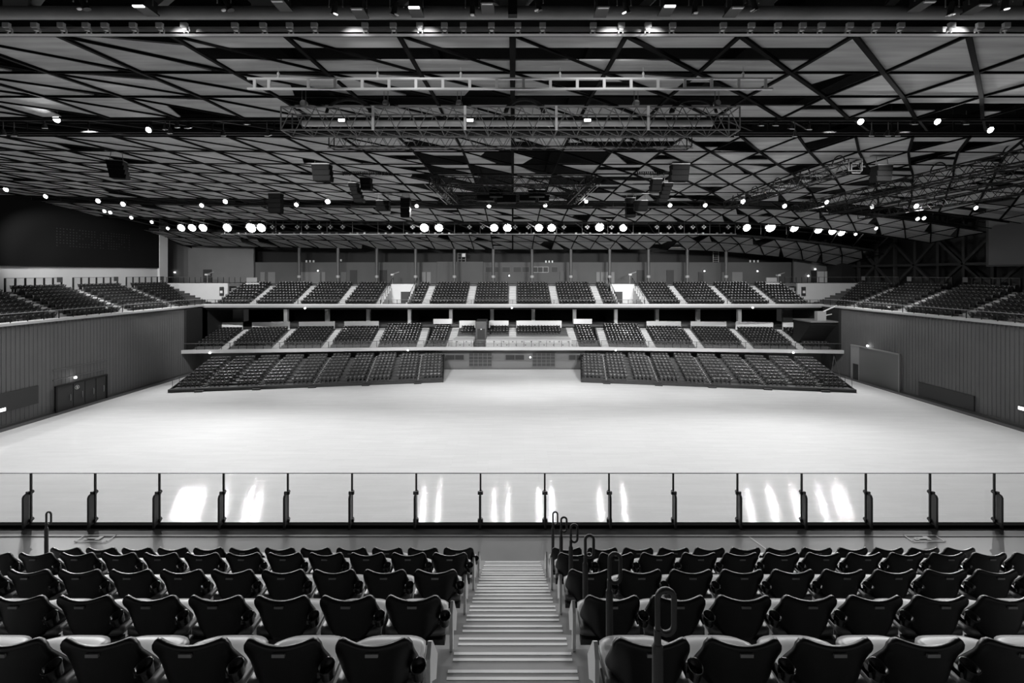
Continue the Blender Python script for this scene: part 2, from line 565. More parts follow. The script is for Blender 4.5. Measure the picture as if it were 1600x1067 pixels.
b = MB(); b.box(-12.6, 12.6, 60.1, 60.42, 3.05, 3.5); struct(b.build('trim_5', 'fascia'), 'pale front ledge of the lower stand, middle')
for (a, c, y0, y1, z0, z1) in ((-8.5, -5.95, 67.35, 67.5, 5.3, 6.45), (-3.8, -.65, 67.35, 67.5, 5.3, 6.45), (.6, 7.8, 67.35, 67.5, 5.3, 6.45),
                               (-12.7, -9.75, 67.6, 67.75, 5.9, 6.7), (9.75, 12.7, 67.6, 67.75, 5.9, 6.7)):
    b = MB(); b.box(a, c, y0, y1, z0, z1); struct(b.build('trim_6', 'parapet'), 'white parapet behind the middle of the far lower stand')
# commentary platform of pale boards in the middle, with openings
b = MB()
for (a, c) in ((-8.7, -5.7), (-3.9, 8.6)):
    b.box(a, c, 61.5, 65.0, 3.3, 4.3); b.box(a, c, 61.0, 62.6, 3.3, 3.95)
b.mi = 1
x = -8.2
while x < 8.2:
    if not (-5.7 < x < -3.9):
        b.box(x, x + .22, 61.46, 61.5, 4.0, 4.1); b.box(x + .5, x + .7, 60.96, 61.0, 3.6, 3.7)
    x += 1.35
struct(fix(b.build('press_platform', ['wall_white', 'joint'])), 'pale stepped press platform in the middle of the far lower stand')
b = MB(); b.box(-5.6, -4.0, 64.0, 67.6, 3.3, 6.7); b.mi = 1; b.box(-5.35, -4.2, 63.95, 64.01, 3.4, 5.6)
b.mi = 2; b.box(-4.85, -4.65, 63.6, 63.95, 5.5, 5.62)
struct(fix(b.build('entrance_portal', ['concrete', 'door_dark', 'dot'])), 'dark stair entrance cut into the far lower stand left of middle')

# ground level wall under the lower stand
b = MB(); b.box(-46, 46, 61.7, 62.1, 0, 3.3)
b.mi = 1
for k in range(150):
    x = -11 + 22 * k / 150
    b.box(x, x + .06, 61.64, 61.71, .12, 3.1)
b.mi = 2; b.box(-46, 46, 61.55, 61.72, 0, .15)
struct(fix(b.build('wall_far', ['wall_ribbed', 'wall_ribbed', 'kerb'])))
def panel_at(name, x0, x1, y0, y1, Y, m, t=.12, kind='structure', label=None, grid=None, gm='wall_grey'):
    b = MB(); b.box(X_(x0, Y), X_(x1, Y), Y - t, Y, Z_(y1, Y), Z_(y0, Y))
    if grid:
        b.mi = 1
        nx, ny = grid
        xa, xb, za, zb = X_(x0, Y), X_(x1, Y), Z_(y1, Y), Z_(y0, Y)
        for i in range(nx + 1):
            x = xa + (xb - xa) * i / nx; b.box(x - .03, x + .03, Y - t - .03, Y - t, za, zb)
        for i in range(ny + 1):
            z = za + (zb - za) * i / ny; b.box(xa, xb, Y - t - .03, Y - t, z - .03, z + .03)
    o = fix(b.build(name, [m, gm]))
    o['kind'] = kind
    if label: o['label'] = label
    return o
panel_at('door_2', 733, 768.6, 551, 572, 61.64, 'brick_dark', label='dark gridded shutter gate under the far stand, left one', grid=(5, 4))
panel_at('door_3', 832, 867, 551, 572, 61.64, 'brick_dark', label='dark gridded shutter gate under the far stand, right one', grid=(5, 4))
for i, (a, c) in enumerate(((696.7, 725), (790, 819), (888.7, 911))):
    panel_at('window_%d' % (i + 1), a, c, 554, 562, 61.64, 'door_dark', grid=(2, 1), label='dark booth window under the far stand, %s from the left' % nth(i + 1))

# club concourse behind the lower stand
b = MB(); b.box(-46, 46, 68.1, 77, 5.4, 5.75); struct(b.build('concourse_floor', 'concrete'), 'floor of the dark concourse between the two far stands')
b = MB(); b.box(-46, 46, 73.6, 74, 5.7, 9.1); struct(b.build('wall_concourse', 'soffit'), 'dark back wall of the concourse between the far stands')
for sgn in (-1, 1):
    b = MB(); b.box(sgn * 44.9 - 1.6 * 1, sgn * 44.9 + 1.6, 67.6, 68, 5.7, 9.0)
    struct(b.build('wall_block', 'wall_grey'), 'grey wall block at the %s end of the dark concourse' % ('left' if sgn < 0 else 'right'))
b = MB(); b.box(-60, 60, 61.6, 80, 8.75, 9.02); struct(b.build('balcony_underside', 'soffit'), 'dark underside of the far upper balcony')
for i in range(-6, 6):
    x = 3.385 + 6.77 * i
    b = MB(); b.box(x - .28, x + .28, 69.2, 69.8, 5.7, 8.8)
    struct(b.build('column', 'column_pale'), 'square pale column in the dark concourse, %s from the left' % nth(i + 7))
cnt = 0
b = MB()
for x in np.arange(-40, 40, 2.26):
    b.lathe((x, 66.5, 8.74), [(.09, 0), (.09, -.04)], 8)
o = b.build('downlight_lenses', 'lens_dim'); struct(o, 'small recessed downlights in the balcony underside')

for i, x in enumerate(range(-36, 37, 9)):
    l = bpy.data.lights.new('concourse_light', 'SPOT'); l.energy = 260; l.spot_size = math.radians(130); l.spot_blend = .6; l.shadow_soft_size = .09
    lo = bpy.data.objects.new('concourse_light', l); COL.objects.link(lo); lo.location = (x, 66.5, 8.66); lo.rotation_euler = (.35, 0, 0)
# upper concourse, back walls
GY = 76.5
b = MB(); b.box(-50.5, 50.5, GY, GY + .4, 12.2, 16.0)
b.box(X_(683, GY), X_(755, GY), GY - .3, GY, 12.2, 16.1)
struct(fix(b.build('wall_back', 'wall_back')))
b = MB(); b.box(-62, 62, GY + 3, GY + 3.4, 12, 24); struct(b.build('wall_recess', 'wall_dark'), 'dark wall above and behind the upper concourse')
b = MB(); b.box(-62, 62, 69.5, GY + 3, 11.9, 12.2); struct(b.build('concourse_floor', 'concrete'), 'walkway behind the far upper stand')
b = MB(); b.box(-63, -46.6, 76.0, 76.4, 12.2, 24)
struct(b.build('wall_corner', 'wall_grey'), 'tall grey wall in the far left corner')
b = MB(); b.box(50.6, 60, 76.0, 76.4, 12.2, 24)
struct(b.build('wall_corner', 'wall_grey'), 'tall grey wall in the far right corner')
for i in range(-6, 6):
    x = 3.385 + 6.77 * i
    t = MB(); t.tube((x, 73.7, 12.2), (x, 73.7, 18.5), .26, 12)
    o = struct(t.build('column', 'column'), 'slim round column behind the far upper stand, %s from the left' % nth(i + 7))
    t = MB(); t.lathe((x, 73.7, 13.2), [(.30, 0), (.34, .08), (.34, .35), (.30, .43)], 12)
    t.build('collar', 'steel_light', o)
# door and window openings on the upper back wall
for (a, c, t0, b0, m, lab) in (
        (547, 558, 422, 444, 'door_dark', 'dark open doorway behind the far upper stand, far left of the windows'),
        (593, 604.5, 422, 444, 'door_dark', 'dark open doorway just left of the left portal'),
        (726.5, 739, 422, 444, 'brick_dark', 'dark door left of the control room windows'),
        (875, 883, 425, 440, 'brick_dark', 'narrow framed door right of the control room windows'),
        (892, 902.5, 422, 444, 'brick_dark', 'dark door behind a column right of the control room'),
        (995, 1006, 422, 444, 'door_dark', 'dark open doorway just right of the right portal'),
        (1041.5, 1052.5, 422, 444, 'door_dark', 'dark open doorway second right of the right portal'),
        (1091, 1099, 425, 440, 'brick_dark', 'small grey door right of the doorways'),
        (318, 331, 421, 444, 'brick_dark', 'dark door in the far left corner wall')):
    panel_at('door_4', a, c, t0, b0, GY - .05 if a > 330 else 75.99, m, label=lab)
for (a, c) in ((407, 414), (419, 430), (470, 500), (503, 508), (533, 541), (659, 665), (667, 673), (932, 937), (939, 960), (1128, 1136), (1144, 1160), (1245, 1252)):
    panel_at('wall_panel', a, c, 425, 443, GY - .02, 'door_pale', t=.05, label='faint pale panel on the upper back wall')
for k, (a, c) in enumerate(((758.5, 779), (784.5, 797), (802, 814.5), (816, 827), (832, 856.5), (861.5, 871))):
    panel_at('window_%d' % (k + 4), a, c, 417, 425.5, GY - .02, 'door_dark', label='dark control room window, %s from the left' % nth(k + 1), grid=(3, 1) if k == 4 else (1, 1), gm='wall_white' if k == 4 else 'wall_grey')
# pale doors right
panel_at('door_5', 1275.5, 1299, 423.5, 444, 75.98, 'door_white', label='bright white double door in the far right corner', grid=(2, 1), gm='door_dark')
panel_at('door_6', 1267, 1275, 422.5, 444, 75.98, 'door_dark', label='dark door leaf beside the bright double door')

# corner walls, white
for sgn, word in ((-1, 'left'), (1, 'right')):
    b = MB(); b.box(min(sgn * 58, sgn * 46.0), max(sgn * 58, sgn * 46.0), 68.2, 68.5, 9.0, 12.4)
    struct(b.build('wall_corner_' + word, 'wall_white'), 'white wall between side stand and far stand, %s corner' % word)
    b = MB(); b.box(min(sgn * 46.2, sgn * 42.8), max(sgn * 46.2, sgn * 42.8), 69.3, 69.5, 9.0, 12.4)
    struct(b.build('wall_corner_' + word, 'wall_pale'), 'pale wall at the end of the far upper stand, %s corner' % word)
    b = MB(); b.box(min(sgn * 58, sgn * 44.6), max(sgn * 58, sgn * 44.6), 61.4, 68.3, 9.0, 9.3)
    struct(b.build('corner_floor', 'concrete'), 'landing floor in the %s corner' % word)
    b = MB(); b.box(min(sgn * 60, sgn * 44), max(sgn * 60, sgn * 44), 68.5, 77, 11.9, 12.38)
    struct(b.build('corner_floor', 'concrete'), 'raised walkway floor in the %s corner' % word)
    b = MB(); b.box(sgn * 45.1 - .3, sgn * 45.1 + .3, 58.0, 68.0, 3.3, 9.0); b.box(min(sgn * 46.6, sgn * 44.8), max(sgn * 46.6, sgn * 44.8), 61.0, 62, 3.3, 9.0)
    struct(fix(b.build('wall_return', 'wall_dark')), 'dark return wall below the %s corner' % word)
    bx = empty('desk', (sgn * 42.4, 69.0, 12.1)); tag(bx, 'white control desk on the %s end of the far upper stand' % word, 'desk')
    b = MB(); b.box(-1.1, 1.1, -.2, .2, -.5, .35); b.build('counter', 'wall_white', bx)
    b = MB(); b.box(-1.0, .7, -.1, .1, .35, 1.2); b.build('monitor_hood', 'wall_pale', bx)
# fire extinguisher cabinet
for sgn, word in ((-1, 'left'), (1, 'right')):
    x = sgn * 46.9
    e = empty('extinguisher_cabinet', (x, 68.1, 10.9)); tag(e, 'dark extinguisher cabinet on the white %s corner wall' % word, 'cabinet')
    b = MB(); b.box(-.3, .3, -.1, .1, -.5, .9); b.build('cabinet_box', 'door_dark', e)
    b = MB(); b.box(-.2, .2, -.13, -.1, -.1, .3); b.build('cabinet_label', 'dot', e)

# back walls of the side stands
b = MB()
BX = -57.5
b.box(BX - .3, BX, 8, 69.6, 11.5, 14.85); struct(b.build('wall_left_upper', 'wall_white'), 'white band of wall behind the left side stand')
b = MB(); b.box(BX - .5, BX + .25, 8, 69.6, 14.85, 25)
b.mi = 1
o = struct(b.build('wall_left_dark', 'soffit'), 'tall dark perforated wall above the left side stand')
b = MB()
for i in range(26):                      # perforated field
    for j in range(7):
        if R.random() < .75:
            y = 53 + i * .4; z = 19.6 - j * .36
            b.box(BX + .25, BX + .27, y, y + .12, z, z + .12)
b.build('perforation', 'wall_dark', o)
b = MB(); b.box(BX - .3, BX + .35, 68.4, 70.0, 12.2, 24.5); struct(b.build('pillar_white', 'wall_white'), 'tall white pillar in the far left corner')
b = MB(); b.box(59.2, 59.6, 8, 77, 11.5, 25); struct(b.build('wall_right_dark', 'wall_dark'), 'dark wall behind the right side bracing')
b = MB(); b.box(56.5, 59.2, 72.5, 76.2, 12.2, 22); struct(b.build('wall_right_corner', 'wall_dark'), 'dark corner wall at the far right')

# X bracing on the right
def Pr(y, z): return (58.4, y, z)
br = empty('wall_bracing'); struct(br, 'dark steel cross bracing along the right wall')
nodes = [74.6, 67.8, 61.2, 54.6, 48.0, 41.4, 34.8]
b = MB()
for y in nodes:
    b.bar(Pr(y, 12), Pr(y, 22), .35, .35)
    b.bar(Pr(y - 3.3, 12), Pr(y - 3.3, 22), .35, .35)
b.build('upright', 'bracing', br)
b = MB(); b.bar((58.3, 76, 15.2), (58.3, 20, 15.2), .35, .35); b.build('rail', 'bracing', br)
b = MB()
for y in nodes:
    for s1 in (-1, 1):
        b.bar((58.2, y, 15.2), (58.2, y + s1 * 3.3, 12.0), .3, .3)
        b.bar((58.2, y, 15.2), (58.2, y + s1 * 3.3, 18.6), .3, .3)
b.build('diagonal', 'bracing', br)

# video screen on the right wall
sc = empty('video_screen', (56.6, 45.2, 18.4)); tag(sc, 'large dark grey video screen hung on the right wall', 'screen')
b = MB(); b.box(0, .7, -5.2, 5.3, -3.6, 4.0); b.build('housing', 'brick_dark', sc)
b = MB(); b.box(-.04, 0, -5.2, 5.0, -3.4, 3.9); b.build('display', 'screen', sc)
b = MB()
for y in (-4, 0, 4): b.tube((.4, y, 4), (.4, y, 6.5), .06, 6)
b.build('hanger', 'truss_dark', sc)

# doors and details of the side walls
def u_of(Y): return (Y - 10) / LW.U.y
dr = leaf_doors(LW, u_of(42.3), 2.55, [1.5, 1.15, 1.15, 1.1], 'dark double doors with curved handles in the left wall')
b = MB(LW); ud = u_of(44.15)
b.path([(ud + .2 * math.cos(t), -.16, 2.1 + .2 * math.sin(t)) for t in np.linspace(0, 2 * PI, 20)[:-1]], .022, 5, closed=True)
b.box(ud - .05, ud + .0, -.17, -.14, 1.98, 2.22); b.box(ud + .04, ud + .08, -.17, -.14, 1.98, 2.22)
b.build('door_emblem', 'dot', dr)
b = MB(LW); b.box(u_of(36.5), u_of(40.7), -.14, 0, 1.5, 3.2); struct(fix(b.build('wall_recess_left', 'brick_dark')), 'dark recessed panel in the left wall by the doors')
b = MB(RW); b.box(u_of(41.8), u_of(47.3), -.14, 0, .35, 1.85); struct(fix(b.build('wall_recess_right', 'brick_dark')), 'dark recessed panel low in the right wall')
for FRM, a, c in ((LW, 42.0, 47.4),):
    b = MB(FRM)
    for z in (3.3, 4.3): b.box(u_of(a), u_of(c), -.12, 0, z, z + .05)
    struct(fix(b.build('wall_groove', 'wall_grey')), 'two thin lines above the left wall doors')
gt = empty('door_7'); struct(gt, 'large pale sliding gate in the right wall')
b = MB(RW); b.box(u_of(49.6), u_of(55.0), -.14, 0, .05, 4.4); fix(b.build('gate_leaf', 'door_pale', gt))
b = MB(RW); b.box(u_of(55.0), u_of(56.3), -.17, 0, .05, 4.5); b.box(u_of(49.45), u_of(49.6), -.2, 0, .05, 4.5); b.box(u_of(49.5), u_of(56.3), -.2, 0, 4.4, 4.55)
fix(b.build('gate_frame', 'wall_pale', gt))
b = MB(RW); b.box(u_of(55.1), u_of(55.9), -.2, -.16, .05, 2.1); fix(b.build('wicket_door', 'brick_dark', gt))
# small corner camera platform on the right
cp = MB(); cp.prism([(58.4, 7.25), (62.0, 7.25), (62.0, 3.6), (60.8, 4.2), (58.4, 6.9)], 41.2, 45.2, 'x')
struct(fix(cp.build('camera_platform', 'wall_dark')), 'dark overhanging corner platform at the right end of the lower stand')
b = MB(); b.box(41.0, 45.3, 58.1, 61.8, 7.22, 7.4); struct(b.build('platform_edge', 'wall_grey'), 'grey top ledge of the right corner platform')
e = empty('tripod_camera', (43.2, 58.9, 7.4)); tag(e, 'white remote camera arm on the right corner platform', 'camera')
b = MB(); b.box(-.9, .3, -.3, .3, 0, 1.3); b.build('camera_cabinet', 'wall_pale', e)
b = MB(); b.tube((0, 0, 1.2), (2.0, 0, 2.1), .09, 8); b.tube((.3, 0, .7), (1.3, 0, .9), .06, 8); b.build('arm', 'dot', e)

# ------------------------------------------------------------------ ceiling
CZ = [5, 11, 12.5, 15.2, 18.2, 21.3, 25, 29, 36, 42.9, 47, 52, 55, 58, 66, 69, 73.7, 80]
CC = [6.6, 7.0, 7.1, 7.32, 7.67, 7.85, 8.12, 8.35, 8.42, 8.25, 8.05, 7.9, 7.55, 7.15, 5.85, 5.35, 4.2, 2.9]
def CH(x, y):
    c = float(np.interp(y, CZ, CC))
    k = min(1.0, max(0.0, (y - 20) / 30))
    if x > 26: c -= 2.8 * ((x - 26) / 31) ** 1.9 * k
    if x < 0: c += .75 * (x / 57) ** 2 * k
    return EYE + c
PITCH = 3.385
bays = [[12.55, 15.4, 18.3, 21.3], [25, 28.9, 32.4, 35.7, 39.4, 43, 47], [51.3, 54.7, 58.2], [65.5, 69.4, 73.9]]
ceil = empty('ceiling'); ceil['kind'] = 'structure'
pb = MB()
def clip(poly, a, bb, c):                 # keep a*x+b*y<=c
    out = []
    for i in range(len(poly)):
        p, q = poly[i], poly[(i + 1) % len(poly)]
        dp = a * p[0] + bb * p[1] - c; dq = a * q[0] + bb * q[1] - c
        if dp <= 0: out.append(p)
        if dp * dq < 0:
            t = dp / (dp - dq); out.append((p[0] + (q[0] - p[0]) * t, p[1] + (q[1] - p[1]) * t))
    return out
def put(poly, dz):
    if len(poly) < 3: return
    n = len(poly)
    vs = [(x, y, CH(x, y) + dz) for x, y in poly] + [(x, y, CH(x, y) + dz + .05) for x, y in poly]
    pb.add(vs, [tuple(range(n)), tuple(range(2 * n - 1, n - 1, -1))] + [(i, (i + 1) % n, n + (i + 1) % n, n + i) for i in range(n)])
for bi, bay in enumerate(bays):
    for y0, y1 in zip(bay, bay[1:]):
        for k in range(-17, 17):
            x0, x1 = k * PITCH, (k + 1) * PITCH
            if y0 < 25 and abs(x0) > 40: continue
            for t, tri in enumerate((((x0, y0), (x1, y1), (x0, y1)), ((x0, y0), (x1, y0), (x1, y1)))):
                if bi == 3 and y1 > 73 and t == 0 and k % 2: pass
                mx = (tri[0][0] + tri[1][0] + tri[2][0]) / 3
                tri = [tuple(p) for p in tri]
                cen = (mx, sum(p[1] for p in tri) / 3)
                ins = [(cen[0] + (p[0] - cen[0]) * .965, cen[1] + (p[1] - cen[1]) * .965) for p in tri]
                side = abs(mx + 3) > 15
                r = R.random()
                L = y1 - y0
                if mx < -9: zone = (.52, .95)           # mostly whole, thin slivers missing
                elif mx < 9: zone = (.30, .45)
                else: zone = (.60, .68)
                if mx > 9 and 25 <= y0 < 47: zone = (.48, .56)
                if y0 > 51: zone = (.6, .9)
                if -10.5 < mx < 10.5 and y0 < 13:      # open slot across the first bay
                    put(clip(ins, 0, 1, y0 + L * .32), .01); put(clip(ins, 0, -1, -(y0 + L * .66)), .01)
                    continue
                if -10.5 < mx < 13.5 and 18 < y0 < 19:
                    put(clip(ins, 0, -1, -(y0 + L * .42)), .01)
                    continue
                if -8.5 < mx < 8.5 and 28 < y0 < 47 and R.random() < .38: continue
                dz = .0 + R.random() * .03
                if r < zone[0]:
                    put(ins, dz)
                elif r < zone[1]:                      # a sliver is missing along one edge
                    p, q = (ins[0], ins[1])
                    ang = R.uniform(.10, .26)
                    d0 = math.atan2(q[1] - p[1], q[0] - p[0])
                    sg = -1 if t == 0 else 1
                    d1 = d0 + (ang if t == 0 else ang * 1.2)
                    nx_, ny_ = math.sin(d1), -math.cos(d1)
                    cc_ = nx_ * p[0] + ny_ * p[1]
                    put(clip(ins, nx_, ny_, cc_), dz)
                elif r < .93:                          # the middle band is missing
                    f, g = R.choice(((.33, .72), (.33, 1.0), (0.0, .62), (.30, .66)))
                    if f: put(clip(ins, 0, 1, y0 + L * f), dz)
                    if g < 1: put(clip(ins, 0, -1, -(y0 + L * g)), dz)
                    if f == 0: put(clip(ins, 0, 1, y0 + L * .4), dz)
                else:
                    xm = x0 + PITCH * R.uniform(.4, .75)
                    put(clip(ins, 1, .4, xm + .4 * y0), dz)
pn = fix(pb.build('ceiling_panels', 'panel', ceil))
gb = MB()
def rib(p, q, w=.12, h=.3):
    (xa, ya), (xb, yb) = p, q
    gb.bar((xa, ya, CH(xa, ya) - .03), (xb, yb, CH(xb, yb) - .03), w, h)
for bay in bays:
    for y in bay:
        for k in range(-17, 17):
            rib((k * PITCH, y), ((k + 1) * PITCH, y), .07, .07)
    for y0, y1 in zip(bay, bay[1:]):
        for k in range(-17, 18):
            if y0 < 25 and abs(k) > 13: continue
            rib((k * PITCH, y0), (k * PITCH, y1), .2 if k == 0 else (.13 if k < 4 else .09), .09)
            if k < 17: rib((k * PITCH, y0), ((k + 1) * PITCH, y1), .07 if k < 1 else .13, .07 if k < 1 else .12)
gb.build('ceiling_grid', 'beam', ceil)
# dark roof deck above, with purlins
db = MB()
ys = list(np.arange(8, 80, 3)); xs = list(np.arange(-60, 61, 6))
vs = [(x, y, CH(min(x, 30), y) + 2.6) for y in ys for x in xs]
nx = len(xs)
db.add(vs, [(j * nx + i, j * nx + i + 1, (j + 1) * nx + i + 1, (j + 1) * nx + i) for j in range(len(ys) - 1) for i in range(nx - 1)])
db.build('roof_deck', 'roof_deck', ceil)
db = MB()
for k in range(-17, 18, 2):
    for y0, y1 in zip(range(12, 72, 6), range(18, 78, 6)):
        x = k * PITCH
        db.bar((x, y0, CH(x, y0) + 2.2), (x, y1, CH(x, y1) + 2.2), .25, .4)
db.build('roof_girders', 'girder', ceil)
# closing eaves: dark infill between ceiling edge and walls
eb = MB()
for y0, y1 in zip(np.arange(10, 76, 4), np.arange(14, 80, 4)):
    eb.add([(-57.7, y0, CH(-57.5, y0)), (-57.7, y1, CH(-57.5, y1)), (-57.7, y1, CH(0, y1) + 4), (-57.7, y0, CH(0, y0) + 4)], [(0, 1, 2, 3)])
eb.build('eaves', 'roof_deck', ceil)

# big round chord and flat beam of the nearest roof truss
t = empty('roof_truss'); struct(t, 'big round steel roof truss chord with brackets across the top of the view')
b = MB(); zc = 14 + 7.15
b.tube((-22, 11.6, zc), (22, 11.6, zc), .165, 16); b.build('chord', 'steel', t)
b = MB(); b.box(-22, 22, 12.2, 12.36, 14 + 7.08, 14 + 7.12); b.box(-22, 22, 12.26, 12.30, 14 + 6.96, 14 + 7.1); b.box(-22, 22, 12.2, 12.36, 14 + 6.93, 14 + 6.97)
b.box(-22, 22, 12.2, 12.22, 14 + 6.93, 14 + 7.09); b.build('rail_beam', 'steel_light', t)
bkt = MB(); bkt.box(-.09, .09, -.02, .06, -.19, -.06); bkt.box(-.06, .06, .03, .12, -.25, -.17); bkt.tube((-.06, .1, -.3), (-.06, .1, -.22), .02, 6); bkt.tube((.06, .1, -.3), (.06, .1, -.22), .02, 6)
first = None
for k in range(-6, 7):
    for dx in (-1.1, -.3, .45, 1.15):
        if first is None: first = bkt.build('bracket', 'steel_light', t); o = first
        else:
            o = first.copy(); COL.objects.link(o); o.parent = t
        o.location = (k * PITCH + dx + .3 * ((k * 7) % 3 - 1), 11.95, zc)
b = MB()
for k in range(-6, 7):
    x = k * PITCH
    b.bar((x, 11.7, zc), (x + 1.9 * (1 if k % 2 else -1), 11.9, zc + 1.9), .2, .2)
    if k % 2 == 0: b.bar((x, 11.7, zc), (x + 1.9, 11.4, zc + 1.9), .2, .2); b.box(x - .35, x + .35, 11.5, 11.8, zc + .1, zc + .5)
b.build('brace', 'steel', t)
b = MB(); b.box(-.12, .12, 11.25, 11.42, zc - .25, zc + 1.2); b.build('centre_post', 'truss_dark', t)
b = MB(); b.box(-.05, .05, 11.5, 45, 14 + 7.0, 14 + 7.35)
for y0, y1 in zip(CZ[2:11], CZ[3:12]): pass

# catwalk strips in the open ceiling trenches
def trench(y0, y1, name, label, xs0=-56, xs1=56, drop=.25):
    t = empty(name); struct(t, label)
    b = MB()
    n = int((xs1 - xs0) / PITCH)
    for i in range(n):
        xa, xb = xs0 + i * PITCH, xs0 + (i + 1) * PITCH
        for y in (y0 + .3, y1 - .3):
            b.bar((xa, y, CH(xa, y) + .1), (xb, y, CH(xb, y) + .1), .12, .3)
        ym = (y0 + y1) / 2
        b.bar((xa, ym, CH(xa, ym) - drop), (xb, ym, CH(xb, ym) - drop), .08, .08)
        b.bar((xa, ym + .7, CH(xa, ym) + .5), (xb, ym + .7, CH(xb, ym) + .5), .08, .08)
        b.bar((xa, ym, CH(xa, ym) - drop), (xa, ym, CH(xa, ym) + 1.2), .06, .06)
        b.bar((xa, y0 + .3, CH(xa, y0) + .2), (xb, y1 - .3, CH(xb, y1) + .2), .1, .15)
    b.build('catwalk_frame', 'truss_dark', t)
    return t
trench(21.4, 24.9, 'ceiling_catwalk', 'dark lighting catwalk in the ceiling, nearest of three', -30, 33)
trench(47.1, 51.2, 'ceiling_catwalk', 'dark lighting catwalk in the ceiling, middle of three')
trench(58.3, 65.4, 'ceiling_catwalk', 'dark lighting catwalk in the ceiling, farthest of three', drop=-.9)
# pale lamp rail of the far catwalk
t = empty('lamp_rail'); tag(t, 'long pale lamp rail hanging under the farthest catwalk', 'rail')
b = MB(); z = Z_(366, 62)
b.box(X_(345, 62), X_(560, 62), 61.9, 62.0, z - .05, z + .05); b.build('rail_bar', 'steel_light', t)
b = MB(); b.box(X_(560, 62), X_(1150, 62), 61.9, 62.0, z - .05, z + .05); b.build('rail_bar', 'steel', t)
b = MB(); b.box(X_(345, 62), X_(1240, 62), 62.3, 62.4, Z_(350, 62), Z_(350, 62) + .1); b.build('rail_bar', 'truss_mid', t)
for px in range(350, 1150, 11):
    if len(t.children) > 90: break
    x = X_(px, 62)
    b = MB(); b.box(x - .13, x + .13, 61.85, 62.05, z + .05, z + .25)
    if (px // 11) % 4: b.build('connector', 'steel_light' if px % 3 == 0 else 'truss_mid', t)
b = MB()
for px in range(350, 1240, 40):
    x = X_(px, 62); b.tube((x, 62.2, z), (x, 62.2, z + 2.0), .035, 5)
b.build('drop_rods', 'truss_mid', t)

# ------------------------------------------------------------------ lamps
def spot(loc, target, power, size=.35, ang=140, blend=.6, name='lamp_light', parent=None):
    l = bpy.data.lights.new(name, 'SPOT')
    l.energy = power; l.spot_size = math.radians(ang); l.spot_blend = blend; l.shadow_soft_size = size
    o = bpy.data.objects.new(name, l); COL.objects.link(o)
    d = Vector(target) - Vector(loc)
    o.rotation_euler = d.to_track_quat('-Z', 'Y').to_euler()
    if parent:
        o.parent = parent; o.location = Vector(loc) - parent.location
    else: o.location = loc
    return o
def flood(loc, r, lens, label, group, tilt=.45, name='floodlight'):
    """round housing facing the hall and down, with a yoke"""
    e = empty(name, loc); tag(e, label, 'lamp', group)
    d = Vector((0, -math.cos(tilt), -math.sin(tilt)))
    b = MB(); b.lathe((0, 0, 0), [(r * .5, r * .0 - r * 1.2 * -1 * 0)], 4) if False else None
    b.lathe(tuple(-d * r * 1.1), [(r * .35, 0), (r * .7, r * .2), (r * 1.05, r * .9), (r * 1.1, r * 1.05)], 14, tuple(d))
    b.build('housing', 'lamp_body', e)
    b = MB(); b.lathe(tuple(-d * r * .03), [(r, 0), (r * .8, r * .15), (r * .02, r * .22)], 16, tuple(d))
    b.build('lens', lens, e)
    b = MB(); b.path([(-r * 1.2, 0, 0), (-r * 1.2, r * .3, r * 1.3), (r * 1.2, r * .3, r * 1.3), (r * 1.2, 0, 0)], r * .09, 5)
    b.tube((0, r * .3, r * 1.3), (0, r * .3, r * 2.2), r * .08, 5)
    b.build('yoke', 'truss_mid', e)
    return e
hot = [(283, 356, .8), (300, 356, .9), (317, 356, 1), (355, 356, 1.2), (392, 356, 1.7), (408, 356, 1.3), (663, 356, 1.3), (686, 356, 1.1), (772, 356, 1.05),
       (793, 356, 1.15), (842, 356, 1.05), (862, 356, 1.05), (937, 355, 1.3), (974, 356, .9), (1167, 356, .9), (1204, 355, 1.8), (1241, 356, 1.25),
       (1279, 359, 1.05), (1301, 361, .95), (1315, 363, .9)]
for i, (px, py, s) in enumerate(hot):
    Y = 62.0; p = (X_(px, Y), Y, Z_(py, Y))
    e = flood(p, .34 + .20 * s, 'lens_hot', 'blazing round floodlight on the far catwalk, %s from the left' % nth(i + 1), 'blazing floodlights on the far catwalk')
    spot((p[0], p[1] - .95, p[2] - .45), (p[0] * .8, 33, 0), K_FAR * s, .10 + .07 * s, 88, .55, parent=e)
mid = [(9, 296, 1), (71, 307, .7), (153, 314, .9), (192, 319, .9), (315, 321, .7), (352, 315, .9), (463, 320, .7), (512, 315, 1.1), (651, 322, .5), (764, 322, .6),
       (852, 321, .6), (916, 315, .45), (1047, 321, .6), (1102, 321, .6), (1161, 315, .9), (1226, 322, .7), (1292, 316, .6), (1363, 323, .6), (1432, 322, .9)]
for i, (px, py, s) in enumerate(mid):
    Y = 45.0 if 300 < px < 1200 else 43.0
    if px < 300: Y = 43 + (px / 300) * 3
    p = (X_(px, Y), Y, Z_(py, Y))
    e = flood(p, .14 + .10 * s, 'lens_hot' if s > .8 else 'lens', 'small lit spotlight under the middle catwalk, %s from the left' % nth(i + 1), 'spotlights under the middle catwalk')
    spot((p[0], p[1] - .4, p[2] - .25), (p[0] * .8, 22, 0), K_MID * s, .12, 100, .6, parent=e)
    spot((p[0], p[1] + .5, p[2] - .35), (p[0] * 1.15, 66, 7), K_STAND * s, .2, 75, .6, parent=e)  # added second beam out of the lamp's back, brightens the stands
wallside = [(163, 330, 50), (172, 332, 50), (205, 340, 52), (237, 347, 55), (262, 357, 58), (1337, 366, 60), (1369, 357, 54), (1434, 342, 47), (1444, 341, 46), (1525, 325, 42)]
